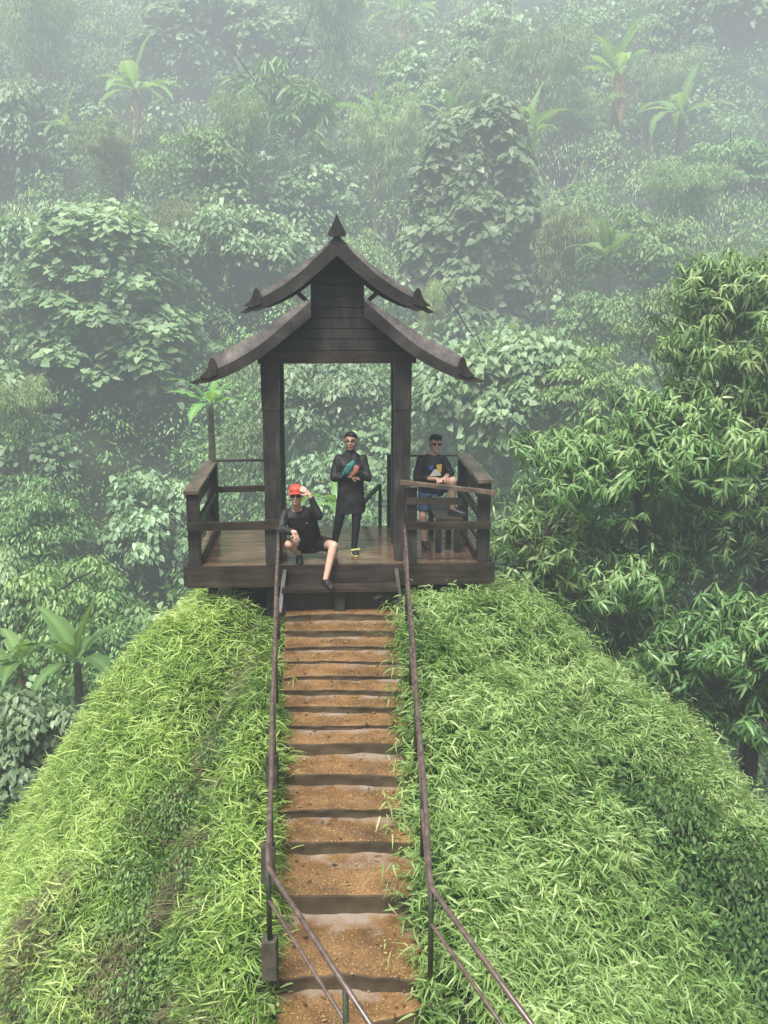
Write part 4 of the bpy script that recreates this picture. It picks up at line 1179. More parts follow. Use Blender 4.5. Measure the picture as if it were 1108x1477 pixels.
# ------------------------------------------------------------------ lance-leaved trees close behind the mound
def lance_tree(px, py, d, w, h, nros, label, seed, rw=.0, L=.27):
    """w, h: crown half width and height in metres; (px, py): pixel of the crown's foot"""
    global rng
    keep = rng; rng = np.random.default_rng(seed); r_ = random.Random(seed)
    foot = P(px, py, d)
    gz = float(ground_z(foot.x, foot.y))
    root = empty('lance_leaved_tree', (foot.x, foot.y, foot.z), 0, label, 'tree')
    bm = bmesh.new()
    H = h * .9
    tr = [Vector((0, 0, gz - foot.z - .3))] + [Vector((.05 * h * math.sin(t * 4 + seed), .04 * h * math.cos(t * 3), H * t)) for t in (0, .25, .5, .75, 1)]
    tube(bm, tr, [.15, .13, .10, .075, .05, .02], 8)
    def trunk_at(t):
        f = t * 4; i = min(int(f), 3)
        return tr[1 + i].lerp(tr[2 + i], f - i)
    lv = Leaves()
    limbs = []
    for k in range(26):
        t = r_.uniform(.0, .95); a = k * 2.4 + r_.uniform(-.4, .4)
        p0 = trunk_at(t)
        reach = w * math.sqrt(max(.08, 1 - (1.7 * (t - .38)) ** 2)) * r_.uniform(.75, 1.1)
        p2 = p0 + Vector((math.cos(a) * reach, math.sin(a) * reach, reach * r_.uniform(.05, .5)))
        p1 = p0.lerp(p2, .5) + Vector((0, 0, .08 * reach))
        tube(bm, [p0, p1, p2], [.05, .032, .012], 6)
        limbs.append((p0, p1, p2))
    ros = []
    for k in range(nros):
        p0, p1, p2 = r_.choice(limbs)
        t = r_.uniform(.25, 1.0)
        q = p0.lerp(p1, t * 2) if t < .5 else p1.lerp(p2, t * 2 - 1)
        o = Vector((r_.gauss(0, 1), r_.gauss(0, 1), r_.gauss(.35, .7))).normalized() * r_.uniform(.15, .65) * (.6 + .25 * w)
        e = q + o
        if r_.random() < .45: tube(bm, [q, q.lerp(e, .6) + Vector((0, 0, .04)), e], [.012, .009, .006], 4, False)
        ros.append((e, o))
    for e, o in ros:
        n = r_.randint(8, 15)
        c = np.array(e)
        ax = np.array((o.normalized() + Vector((0, 0, .45))).normalized())
        an = rng.uniform(0, 2 * math.pi) + np.arange(n) * 2.4
        s1 = unit(np.cross(ax, np.array([.3, .1, 1.0]))[None])[0]; s2 = np.cross(ax, s1)
        f = np.linspace(0, 1, n)
        dr = np.cos(an)[:, None] * s1 + np.sin(an)[:, None] * s2 + ax * (.9 * f)[:, None] + np.array([0, 0, -.8]) + rng.normal(0, .22, (n, 3))
        tb = .36 + .24 * np.clip(c[2] / h - .35, -1, 1) + rng.normal(0, .13) + .10 * (-c[1] / w)  # tops and near side tinted lighter: daylight put into the leaf colour
        if r_.random() < .08: tb += .35  # stray rosettes brightened as painted highlights
        lv.add(c + ax * (f * .13 - .10)[:, None] + rng.normal(0, .01, (n, 3)), dr, ax + np.array([0, 0, .4]) + rng.normal(0, .25, (n, 3)), L * rng.uniform(.55, 1.2, n), L * .205 * rng.uniform(.8, 1.15, n),
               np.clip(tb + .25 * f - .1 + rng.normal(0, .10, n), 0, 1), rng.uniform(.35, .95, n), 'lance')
    bm_obj('trunk', bm, M['trunk'], root, True)
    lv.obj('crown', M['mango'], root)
    rng = keep
lance_tree(915, 1010, 16.5, 2.7, 5.9, 3300, 'big lance-leaved tree with a dark trunk behind the grassy mound', 1, L=.215)
lance_tree(1095, 800, 17.3, 2.2, 5.6, 2200, 'tall bright lance-leaved tree at the edge, rising above the big one', 2, L=.215)
lance_tree(1085, 1085, 14.8, 1.35, 2.9, 700, 'young lance-leaved tree low at the edge beside the mound crest', 3, L=.22)
lance_tree(775, 905, 15.6, 1.05, 2.0, 300, 'short lance-leaved bush between the deck corner and the big tree', 4, L=.2)
lance_tree(985, 1080, 19.5, 3.2, 6.5, 1800, 'shaded lance-leaved tree standing behind the big one', 5, L=.24)

# ------------------------------------------------------------------ mist
def mist():
    bm = bmesh.new(); 
    pr = [(-12, -30), (112, -30), (112, 56), (64, 30), (20, 9), (-12, 7)]
    a_ = [bm.verts.new((-130, y, z)) for y, z in pr]; b_ = [bm.verts.new((130, y, z)) for y, z in pr]
    bm.faces.new(a_); bm.faces.new(b_[::-1])
    for i in range(6): bm.faces.new((a_[i], b_[i], b_[(i + 1) % 6], a_[(i + 1) % 6]))
    m = bpy.data.materials.new('mist'); m.use_nodes = True
    nt = m.node_tree; nt.nodes.clear()
    out = node(nt, 'ShaderNodeOutputMaterial')
    ab = node(nt, 'ShaderNodeVolumeAbsorption'); em = node(nt, 'ShaderNodeEmission')
    tc = node(nt, 'ShaderNodeTexCoord'); sx = node(nt, 'ShaderNodeSeparateXYZ'); nt.links.new(tc.outputs['Object'], sx.inputs[0])
    mr = node(nt, 'ShaderNodeMapRange', interpolation_type='SMOOTHSTEP'); mr.inputs[1].default_value = 9; mr.inputs[2].default_value = 27
    mr.inputs[3].default_value = .0036; mr.inputs[4].default_value = .0106
    nt.links.new(sx.outputs[1], mr.inputs[0])
    no = node(nt, 'ShaderNodeTexNoise'); no.inputs['Scale'].default_value = .045; no.inputs['Detail'].default_value = 2; nt.links.new(tc.outputs['Object'], no.inputs[0])
    m2 = node(nt, 'ShaderNodeMapRange'); m2.inputs[1].default_value = .3; m2.inputs[2].default_value = .7; m2.inputs[3].default_value = .5; m2.inputs[4].default_value = 1.45
    nt.links.new(no.outputs['Fac'], m2.inputs[0])
    de = node(nt, 'ShaderNodeMath', operation='MULTIPLY'); nt.links.new(mr.outputs[0], de.inputs[0]); nt.links.new(m2.outputs[0], de.inputs[1])
    ab.inputs['Color'].default_value = (0, 0, 0, 1); nt.links.new(de.outputs[0], ab.inputs['Density'])
    em.inputs['Color'].default_value = (0.80, 0.905, 0.92, 1); nt.links.new(de.outputs[0], em.inputs['Strength'])  # the mist itself glows, standing in for daylight scattered in it
    ad = node(nt, 'ShaderNodeAddShader')
    nt.links.new(ab.outputs[0], ad.inputs[0]); nt.links.new(em.outputs[0], ad.inputs[1]); nt.links.new(ad.outputs[0], out.inputs['Volume'])
    o = bm_obj('mist', bm, m)
    stuff(o, 'thin rain mist filling the valley')
mist()

# ------------------------------------------------------------------ people
from mathutils.bvhtree import BVHTree
def skin_mat(name, c):
    m = simple(name, c, rough=0.5, var=0.12, scale=9)
    b = m.node_tree.nodes['Principled BSDF']
    b.inputs['Subsurface Weight'].default_value = 0.12
    b.inputs['Subsurface Radius'].default_value = (0.02, 0.008, 0.004)
    return m
M['skin_light'] = skin_mat('skin_light', (0.60, 0.385, 0.29))
M['skin_tan'] = skin_mat('skin_tan', (0.47, 0.285, 0.20))
M['black'] = simple('black_wet_cloth', (0.012, 0.0125, 0.0145), rough=0.6, var=0.45, scale=7, bump=0.5)
M['black2'] = simple('black_sports_cloth', (0.012, 0.0125, 0.015), rough=0.55, var=0.4, scale=9, bump=0.4)
M['legging'] = simple('black_leggings', (0.011, 0.012, 0.014), rough=0.5, var=0.3, scale=20)
M['denim'] = simple('blue_shorts', (0.045, 0.085, 0.17), rough=0.8, var=0.35, scale=25)
M['redcap'] = simple('red_cap_cloth', (0.56, 0.07, 0.05), rough=0.6, var=0.15, scale=12)
M['hair'] = simple('black_hair', (0.012, 0.010, 0.009), rough=0.45, var=0.4, scale=60, bump=0.8)
M['lens'] = simple('dark_lens', (0.01, 0.01, 0.012), rough=0.08, var=0.1, scale=5, spec=0.8)
M['shoe'] = simple('dark_shoe', (0.02, 0.02, 0.022), rough=0.5, var=0.4, scale=30)
M['sole'] = simple('pale_sole', (0.3, 0.3, 0.28), rough=0.6, var=0.2, scale=30)
M['neon'] = simple('yellow_green_shoe_upper', (0.55, 0.62, 0.18), rough=0.5, var=0.2, scale=20)
M['teal'] = simple('teal_cloth', (0.02, 0.14, 0.135), rough=0.55, var=0.35, scale=25)
M['rust'] = simple('rust_red_cloth', (0.25, 0.085, 0.06), rough=0.6, var=0.3, scale=25)
M['white'] = simple('white_print', (0.75, 0.74, 0.7), rough=0.6, var=0.08, scale=12)
M['yellow'] = simple('yellow_print', (0.75, 0.48, 0.06), rough=0.6, var=0.1, scale=12)
M['blue'] = simple('blue_print', (0.05, 0.13, 0.42), rough=0.6, var=0.1, scale=12)
M['lip'] = simple('lips', (0.36, 0.15, 0.125), rough=0.45, var=0.1, scale=30)
M['eye'] = simple('dark_eye', (0.015, 0.012, 0.01), rough=0.2, var=0.1, scale=30)
M['grey'] = simple('grey_print', (0.35, 0.36, 0.37), rough=0.6, var=0.1, scale=12)

def V3(*a): return Vector(a)

class Shape:
    """closed volumes that a voxel remesh melts into one continuous surface"""
    def __init__(self): self.bm = bmesh.new()
    def rings(self, rs):
        n = len(rs[0]); vs = [[self.bm.verts.new(p) for p in r] for r in rs]
        for a, b in zip(vs, vs[1:]):
            for k in range(n): self.bm.faces.new((a[k], a[(k + 1) % n], b[(k + 1) % n], b[k]))
        self.bm.faces.new(vs[0][::-1]); self.bm.faces.new(vs[-1])
    def cap(self, a, b, ra, rb, flat_a=False, flat_b=False, n=14):
        a, b = Vector(a), Vector(b); d = b - a; L = max(d.length, 1e-5); d /= L
        s = d.orthogonal().normalized(); u = d.cross(s)
        st = []
        if not flat_a: st += [(a - d * ra * math.cos(t), ra * math.sin(t)) for t in (0.25, .7, 1.15)]
        st += [(a, ra), (a.lerp(b, .5), (ra + rb) / 2), (b, rb)]
        if not flat_b: st += [(b + d * rb * math.cos(t), rb * math.sin(t)) for t in (1.15, .7, .25)]
        self.rings([[c + (s * math.cos(k) + u * math.sin(k)) * r for k in [2 * math.pi * i / n for i in range(n)]] for c, r in st])
        return self
    def chain(self, pts, rs, flat_end=False):
        for i in range(len(pts) - 1):
            self.cap(pts[i], pts[i + 1], rs[i], rs[i + 1], flat_b=flat_end and i == len(pts) - 2)
        return self
    def ell(self, c, r, rot=None, n=16):
        c = Vector(c); st = []
        for i in range(1, 10):
            t = math.pi * i / 10
            st.append([Vector((r[0] * math.sin(t) * math.cos(k), r[1] * math.sin(t) * math.sin(k), -r[2] * math.cos(t))) for k in [2 * math.pi * j / n for j in range(n)]])
        self.rings([[c + (rot @ p if rot else p) for p in q] for q in st])
        return self
    def loft(self, st, n=20):
        """st: (centre, right vector times half width, front vector times half depth)"""
        self.rings([[Vector(c) + Vector(r) * math.copysign(abs(math.cos(k)) ** .85, math.cos(k)) + Vector(f) * math.copysign(abs(math.sin(k)) ** .85, math.sin(k)) for k in [2 * math.pi * j / n for j in range(n)]] for c, r, f in st])
        return self
    def build(self, name, mat, parent, voxel=.007, smooth=3, wrinkle=0.0, seed=0.0):
        bmesh.ops.recalc_face_normals(self.bm, faces=self.bm.faces)
        me = bpy.data.meshes.new(name); self.bm.to_mesh(me); self.bm.free()
        o = bpy.data.objects.new(name, me); COL.objects.link(o)
        r = o.modifiers.new('r', 'REMESH'); r.mode = 'VOXEL'; r.voxel_size = voxel
        s = o.modifiers.new('s', 'SMOOTH'); s.iterations = smooth; s.factor = .5
        dg = bpy.context.evaluated_depsgraph_get()
        m2 = bpy.data.meshes.new_from_object(o.evaluated_get(dg))
        m2.name = name
        o.modifiers.clear(); o.data = m2; bpy.data.meshes.remove(me)
        if wrinkle:
            n = len(m2.vertices); co = np.empty(n * 3, np.float32); m2.vertices.foreach_get('co', co); co = co.reshape(-1, 3)
            no = np.empty(n * 3, np.float32); m2.vertices.foreach_get('normal', no); no = no.reshape(-1, 3)
            x, y, z = co.T
            f = 2.2 * np.sin(9 * x + 5 * z + seed) + 1.6 * np.sin(13 * y - 7 * x + 2 * seed)
            d = np.sin(21 * x + 9 * z + f + seed) * .6 + np.sin(17 * z - 23 * x + 1.7 * f) * .5 + .3 * np.sin(43 * x + 27 * z + 2 * f)
            co += no * (d * wrinkle)[:, None]
            m2.vertices.foreach_set('co', co.ravel())
        m2.polygons.foreach_set('use_smooth', np.ones(len(m2.polygons), bool))
        m2.materials.clear(); m2.materials.append(mat)
        o.parent = parent
        return o

def frame(yaw, pitch=0.0, roll=0.0):
    """x right of the viewer, y away from the viewer, z up, for a figure that faces the viewer; yaw > 0 turns it to the viewer's right"""
    return Matrix.Rotation(yaw, 3, 'Z') @ Matrix.Rotation(pitch, 3, 'X') @ Matrix.Rotation(roll, 3, 'Y')

def add_head(S, c, Rm, neck, s=1.0):
    """head of ~0.23 m with cranium, jaw, nose, ears, brow, cheeks and neck"""
    c = Vector(c); f = lambda *p: c + Rm @ (Vector(p) * s)
    S.ell(f(0, .012, .025), (.074 * s, .092 * s, .090 * s), Rm)
    S.ell(f(0, -.018, -.035), (.060 * s, .068 * s, .078 * s), Rm)
    S.ell(f(0, -.055, -.088), (.030 * s, .024 * s, .022 * s), Rm)
    S.cap(f(0, -.078, .012), f(0, -.100, -.022), .010 * s, .015 * s)
    S.ell(f(0, -.093, -.026), (.020 * s, .014 * s, .012 * s), Rm)
    for q in (-1, 1):
        S.ell(f(q * .076, .012, -.008), (.010 * s, .022 * s, .034 * s), Rm)
        S.ell(f(q * .038, -.060, -.028), (.024 * s, .022 * s, .022 * s), Rm)
        S.cap(f(q * .014, -.084, .022), f(q * .05, -.07, .022), .009 * s, .009 * s)
    S.ell(f(0, -.084, -.058), (.024 * s, .012 * s, .010 * s), Rm)
    S.cap(f(0, .02, -.06), neck, .056, .06)
    return f

def face(f, Rm, parent, glasses=None, s=1.0):
    S = Shape(); S.ell(f(0, -.094, -.058), (.023, .006, .0045), Rm); S.build('mouth', M['lip'], parent, .003, 1)
    if glasses:
        bm = bmesh.new()
        for q in (-1, 1):
            poly = [f(q * .034 + .026 * math.cos(t), -.100 + .004 * abs(math.cos(t)), .002 + .019 * math.sin(t)) for t in [2 * math.pi * k / 14 for k in range(14)]]
            back = [p + Rm @ Vector((0, .006, 0)) for p in poly]
            a = [bm.verts.new(p) for p in poly]; b = [bm.verts.new(p) for p in back]
            bm.faces.new(a); bm.faces.new(b[::-1])
            for k in range(14): bm.faces.new((a[k], b[k], b[(k + 1) % 14], a[(k + 1) % 14]))
        if glasses == 'clear':
            bm.free(); bm = bmesh.new()
            for q in (-1, 1):
                tube(bm, [f(q * .034 + .026 * math.cos(t), -.101, .002 + .019 * math.sin(t)) for t in [2 * math.pi * k / 14 for k in range(15)]], .0028, 6)
        tube(bm, [f(-.010, -.102, .006), f(.010, -.102, .006)], .004, 6)
        for q in (-1, 1): tube(bm, [f(q * .058, -.098, .006), f(q * .078, -.05, .010), f(q * .079, .01, .010)], .0038, 6)
        bm_obj('eyeglasses' if glasses == 'clear' else 'sunglasses', bm, M['lens'], parent, True)
    if glasses != 'dark':
        for q in (-1, 1):
            S = Shape(); S.ell(f(q * .032, -.078, .002), (.014, .008, .006), Rm); S.build('eye', M['eye'], parent, .003, 1)
            S = Shape(); S.cap(f(q * .016, -.093, .030), f(q * .05, -.082, .031), .0045, .004); S.build('eyebrow', M['hair'], parent, .003, 1)

def add_hand(S, wrist, d, palm, s=1.0, curl=.6, spread=.12, thumb=1):
    """palm with four unequal fingers bent at two knuckles and a thumb leaving the side; palm = direction the palm faces"""
    wrist = Vector(wrist); d = Vector(d).normalized(); palm = (Vector(palm) - d * Vector(palm).dot(d)).normalized(); side = d.cross(palm)
    k = wrist + d * .085 * s
    S.loft([(wrist, side * .026 * s, palm * .019 * s), (wrist + d * .04 * s, side * .036 * s, palm * .016 * s), (k, side * .040 * s, palm * .013 * s)], 12)
    for i, ln in enumerate((.070, .080, .074, .058)):
        o = (i - 1.5) * .021 * s
        b = k + side * o - d * .006
        d1 = (d + side * (i - 1.5) * spread + palm * curl * .5).normalized()
        d2 = (d + side * (i - 1.5) * spread * .6 + palm * curl * 1.5).normalized()
        d3 = (d * .7 + palm * curl * 2.4).normalized()
        p1 = b + d1 * ln * .45 * s; p2 = p1 + d2 * ln * .32 * s; p3 = p2 + d3 * ln * .25 * s
        S.chain([b, p1, p2, p3], [.0095 * s, .0088 * s, .0082 * s, .0070 * s])
    t0 = wrist + d * .028 * s + side * thumb * -.030 * s
    t1 = t0 + (d * .6 - side * thumb * .75 + palm * .3).normalized() * .038 * s
    t2 = t1 + (d * .9 - side * thumb * .15 + palm * .45).normalized() * .034 * s
    S.chain([t0, t1, t2], [.013 * s, .0105 * s, .009 * s])

def add_foot(S, ankle, d, s=1.0):
    """foot from the ankle along d, sole about 7 cm under the ankle"""
    ankle = Vector(ankle); d = Vector(d).normalized(); up = V3(0, 0, 1); sd = d.cross(up).normalized()
    S.loft([(ankle + V3(0, 0, -.035) - d * .055, sd * .028, up * .03), (ankle + V3(0, 0, -.03), sd * .036, up * .042), (ankle + V3(0, 0, -.045) + d * .09, sd * .043, up * .027), (ankle + V3(0, 0, -.053) + d * .16, sd * .036, up * .018), (ankle + V3(0, 0, -.056) + d * .185, sd * .018, up * .012)], 14)

def shoe(name, ankle, d, mat, parent, trim=None, collar=.0):
    ankle = Vector(ankle); d = Vector(d).normalized(); up = V3(0, 0, 1); sd = d.cross(up).normalized()
    S = Shape()
    S.loft([(ankle + V3(0, 0, -.038) - d * .066, sd * .028, up * .042), (ankle + V3(0, 0, -.032) - d * .03, sd * .041, up * .05), (ankle + V3(0, 0, -.037) + d * .03, sd * .046, up * .046), (ankle + V3(0, 0, -.048) + d * .10, sd * .051, up * .034), (ankle + V3(0, 0, -.056) + d * .17, sd * .043, up * .025), (ankle + V3(0, 0, -.06) + d * .205, sd * .022, up * .015)], 16)
    if collar: S.cap(ankle + V3(0, 0, -.02), ankle + V3(0, 0, collar), .043, .041)
    o = S.build(name, mat, parent, .006, 2)
    T = Shape()
    T.loft([(ankle + V3(0, 0, -.078) - d * .072, sd * .03, up * .012), (ankle + V3(0, 0, -.078), sd * .045, up * .012), (ankle + V3(0, 0, -.078) + d * .1, sd * .054, up * .012), (ankle + V3(0, 0, -.076) + d * .18, sd * .042, up * .011), (ankle + V3(0, 0, -.074) + d * .212, sd * .02, up * .009)], 16)
    T.build('sole', M['sole'] if trim is None else trim, o, .006, 1)
    return o

def print_patch(name, poly, target, mat, off=.004, n=12):
    """a flat print laid onto the front of a garment; poly in local x, z"""
    dg = bpy.context.evaluated_depsgraph_get()
    bvh = BVHTree.FromObject(target, dg)
    xs = [p[0] for p in poly]; zs = [p[1] for p in poly]
    bm = bmesh.new()
    vs = [bm.verts.new((p[0], 0, p[1])) for p in poly]
    f = bm.faces.new(vs)
    bmesh.ops.triangulate(bm, faces=[f])
    bmesh.ops.subdivide_edges(bm, edges=bm.edges[:], cuts=4, use_grid_fill=True)
    for v in bm.verts:
        h = bvh.ray_cast(Vector((v.co.x, -1.5, v.co.z)), Vector((0, 1, 0)))
        if h[0] is not None: v.co.y = h[0].y - off
    o = bm_obj(name, bm, mat, target, True)
    return o

# ---------------- the man who stands with crossed arms
p2 = empty('person', (-.545, 12.99, 0.004), 0, 'man standing with arms folded in a long black coat, black leggings and glasses', 'person', None)
J = dict(head=V3(.095, .0, 1.545), neck=V3(.09, .02, 1.385), ls=V3(-.075, .03, 1.30), rs=V3(.262, .03, 1.30), le=V3(-.135, -.03, 1.05), re=V3(.325, -.03, 1.05),
         lw=V3(.10, -.17, 1.10), rw=V3(.075, -.185, 1.155), hipl=V3(.0, .03, .84), hipr=V3(.18, .03, .84), kl=V3(-.07, .0, .46), kr=V3(.165, -.02, .45), al=V3(-.15, .06, .085), ar=V3(.135, -.05, .085))
Rm = frame(-.05, -.06)
S = Shape()
f2 = add_head(S, J['head'], Rm, J['neck'], 1.09)
S.loft([(V3(.09, .03, .80), V3(.15, 0, 0), V3(0, .10, 0)), (V3(.09, .03, 1.0), V3(.135, 0, 0), V3(0, .09, 0)), (V3(.092, .03, 1.22), V3(.15, 0, 0), V3(0, .10, 0)), (V3(.092, .03, 1.30), V3(.12, 0, 0), V3(0, .07, 0)), (V3(.09, .025, 1.40), V3(.06, 0, 0), V3(0, .055, 0))])
S.chain([J['ls'], J['le'], J['lw']], [.05, .042, .028]); S.chain([J['rs'], J['re'], J['rw']], [.05, .042, .028])
S.chain([J['hipl'], J['kl'], J['al']], [.085, .055, .035]); S.chain([J['hipr'], J['kr'], J['ar']], [.085, .055, .035])
S.cap(J['kl'].lerp(J['al'], .3) + V3(0, .02, 0), J['kl'].lerp(J['al'], .6), .05, .042); S.cap(J['kr'].lerp(J['ar'], .3) + V3(0, .02, 0), J['kr'].lerp(J['ar'], .6), .05, .042)
add_hand(S, J['rw'], V3(.35, -.05, .62), V3(-.3, .9, 0), curl=.5, thumb=-1)
add_hand(S, J['lw'], V3(.85, .15, -.1), V3(0, .8, -.3), curl=.5)
add_foot(S, J['al'], V3(-.35, -1, 0)); add_foot(S, J['ar'], V3(.18, -1, 0))
S.build('body', M['skin_tan'], p2, .006)
face(f2, Rm, p2, 'clear')
H = Shape(); H.ell(f2(0, .024, .050), (.087, .101, .082), Rm); H.ell(f2(0, .055, .0), (.081, .066, .08), Rm); H.ell(f2(.01, -.03, .085), (.070, .056, .036), Rm)
for k in range(26):
    a = random.uniform(-1.3, 1.3); H.cap(f2(.05 * math.sin(a), -.03 * math.cos(a), .095), f2(.07 * math.sin(a), -.068 * math.cos(a), .086 + random.uniform(-.02, .012)), .012, .005)
H.build('hair', M['hair'], p2, .005, 1)
S = Shape()   # long coat
S.loft([(V3(.088, .03, .555), V3(.205, 0, .015), V3(0, .125, 0)), (V3(.09, .03, .72), V3(.192, 0, .008), V3(0, .125, 0)), (V3(.09, .03, .9), V3(.182, 0, 0), V3(0, .13, 0)), (V3(.09, .03, 1.05), V3(.182, 0, 0), V3(0, .122, 0)), (V3(.092, .03, 1.22), V3(.196, 0, 0), V3(0, .128, 0)), (V3(.092, .03, 1.325), V3(.155, 0, 0), V3(0, .095, 0)), (V3(.09, .022, 1.40), V3(.075, 0, 0), V3(0, .07, 0)), (V3(.09, .015, 1.435), V3(.062, 0, 0), V3(0, .06, 0))])
S.chain([J['ls'], J['le'], J['le'].lerp(J['lw'], .86)], [.064, .058, .042], True); S.chain([J['rs'], J['re'], J['re'].lerp(J['rw'], .86)], [.064, .058, .042], True)
S.build('coat', M['black'], p2, .008, 3, .006, 1.0)
S = Shape()
for q in 'lr':
    S.chain([J['hip' + q], J['k' + q], J['a' + q] + V3(0, 0, .01)], [.094, .063, .043])
    S.cap(J['k' + q].lerp(J['a' + q], .28) + V3(0, .025, 0), J['k' + q].lerp(J['a' + q], .6), .057, .048)
S.build('leggings', M['legging'], p2, .007, 3, .002, 2.0)
shoe('shoe', J['al'], V3(-.35, -1, 0), M['shoe'], p2)
s_ = shoe('shoe', J['ar'], V3(.18, -1, 0), M['shoe'], p2, M['neon'])
B = Shape(); B.cap(J['ar'] + V3(-.03, -.10, -.018), J['ar'] + V3(.075, -.06, -.015), .014, .014); B.build('strap', M['neon'], s_, .005, 1)
# what he holds against his chest
S = Shape(); S.loft([(V3(-.01, -.17, 1.10), V3(.025, 0, .02), V3(0, .02, 0)), (V3(.04, -.20, 1.16), V3(.035, 0, -.03), V3(0, .03, 0)), (V3(.10, -.20, 1.245), V3(.035, 0, -.03), V3(0, .03, 0)), (V3(.15, -.165, 1.305), V3(.02, 0, -.02), V3(0, .02, 0))])
tag(S.build('folded_pouch', M['teal'], None, .006, 2, .004, 3.0), 'teal folded pouch held against the chest of the standing man', 'pouch').location = p2.location
S = Shape(); S.loft([(V3(.115, -.19, 1.11), V3(.02, 0, -.015), V3(0, .015, 0)), (V3(.16, -.195, 1.165), V3(.032, 0, -.022), V3(0, .02, 0)), (V3(.20, -.165, 1.24), V3(.024, 0, -.016), V3(0, .02, 0))])
tag(S.build('folded_cloth', M['rust'], None, .006, 2, .004, 5.0), 'rust red cloth beside the teal pouch on the arm of the standing man', 'cloth').location = p2.location

# ---------------- the man with one foot on the bench
p3 = empty('person', (.585, 13.28, 0.004), 0, 'man in sunglasses, black printed shirt and blue shorts with one foot on the bench', 'person')
J = dict(head=V3(.125, -.02, 1.475), neck=V3(.105, .02, 1.325), ls=V3(-.065, .03, 1.245), rs=V3(.242, .05, 1.245), le=V3(-.13, -.02, .99), re=V3(.33, .0, 1.05),
         lw=V3(.12, -.17, 1.01), rw=V3(.25, -.22, 1.03), hipl=V3(.0, .05, .82), hipr=V3(.16, .05, .82), kl=V3(-.045, -.04, .46), kr=V3(.35, -.26, 1.0), al=V3(-.01, .03, .085), ar=V3(.37, -.14, .59))
Rm = frame(.16, -.06, .05)
S = Shape()
f3 = add_head(S, J['head'], Rm, J['neck'], 1.07)
S.loft([(V3(.08, .05, .78), V3(.15, 0, 0), V3(0, .10, 0)), (V3(.08, .04, .98), V3(.135, 0, 0), V3(0, .09, 0)), (V3(.09, .04, 1.17), V3(.145, 0, 0), V3(0, .095, 0)), (V3(.092, .04, 1.25), V3(.12, 0, 0), V3(0, .07, 0)), (V3(.10, .03, 1.345), V3(.06, 0, 0), V3(0, .055, 0))])
S.chain([J['ls'], J['le'], J['lw']], [.048, .04, .027]); S.chain([J['rs'], J['re'], J['rw']], [.048, .04, .027])
S.chain([J['hipl'], J['kl'], J['al']], [.085, .056, .036]); S.chain([J['hipr'], J['kr'], J['ar']], [.085, .058, .036])
for q in 'lr': S.cap(J['k' + q].lerp(J['a' + q], .25) + V3(0, .025, 0), J['k' + q].lerp(J['a' + q], .6), .052, .043)
add_hand(S, J['lw'], V3(.9, -.25, -.1), V3(0, .3, -1), curl=.5)
add_hand(S, J['rw'], V3(-.55, -.5, -.1), V3(.2, .2, -1), curl=.7, thumb=-1)
add_foot(S, J['al'], V3(.25, -1, 0)); add_foot(S, J['ar'], V3(.9, -.4, 0))
S.build('body', M['skin_light'], p3, .006)
face(f3, Rm, p3, 'dark')
H = Shape(); H.ell(f3(0, .024, .05), (.087, .101, .083), Rm); H.ell(f3(0, .055, .0), (.082, .066, .075), Rm)
for k in range(34):
    a = random.uniform(-1.5, 1.5); H.cap(f3(.05 * math.sin(a), -.035 * math.cos(a), .105), f3(.082 * math.sin(a), -.088 * math.cos(a), .062 + random.uniform(-.03, .03)), .015, .006)
H.build('hair', M['hair'], p3, .005, 1)
S = Shape()
S.loft([(V3(.08, .045, .80), V3(.175, 0, 0), V3(0, .125, 0)), (V3(.08, .04, .98), V3(.16, 0, 0), V3(0, .12, 0)), (V3(.09, .04, 1.15), V3(.185, 0, 0), V3(0, .125, 0)), (V3(.092, .04, 1.27), V3(.165, 0, 0), V3(0, .095, 0)), (V3(.10, .03, 1.325), V3(.075, 0, 0), V3(0, .066, 0))])
S.chain([J['ls'], J['le'], J['le'].lerp(J['lw'], .62)], [.063, .06, .05], True); S.chain([J['rs'], J['re'], J['re'].lerp(J['rw'], .55)], [.063, .06, .05], True)
sh = S.build('shirt', M['black2'], p3, .007, 3, .005, 4.0)
print_patch('shirt_print', [(.035, 1.175), (.095, 1.185), (.085, 1.12), (.04, 1.115)], sh, M['blue'])
print_patch('shirt_print', [(.135, 1.19), (.215, 1.195), (.21, 1.09), (.175, 1.08), (.15, 1.12)], sh, M['yellow'])
print_patch('shirt_print', [(.10, 1.12), (.145, 1.13), (.205, 1.06), (.20, 1.035), (.045, 1.035), (.06, 1.06)], sh, M['white'])
S = Shape()
S.loft([(V3(.08, .05, .74), V3(.165, 0, 0), V3(0, .12, 0)), (V3(.08, .05, .86), V3(.16, 0, 0), V3(0, .115, 0))])
S.chain([J['hipl'], J['hipl'].lerp(J['kl'], .82)], [.105, .088], True); S.chain([J['hipr'], J['hipr'].lerp(J['kr'], .70)], [.105, .088], True)
S.build('shorts', M['denim'], p3, .007, 3, .004, 6.0)
shoe('shoe', J['al'], V3(.25, -1, 0), M['shoe'], p3, M['shoe']); shoe('shoe', J['ar'], V3(.9, -.4, 0), M['shoe'], p3, M['shoe'])
S = Shape(); S.loft([(V3(.20, -.255, .985), V3(.035, 0, 0), V3(0, .008, .012)), (V3(.21, -.27, 1.025), V3(.035, 0, 0), V3(0, .008, .012))])
tag(S.build('phone', M['white'], None, .004, 1), 'small white phone in the hands of the man with his foot up', 'phone').location = p3.location

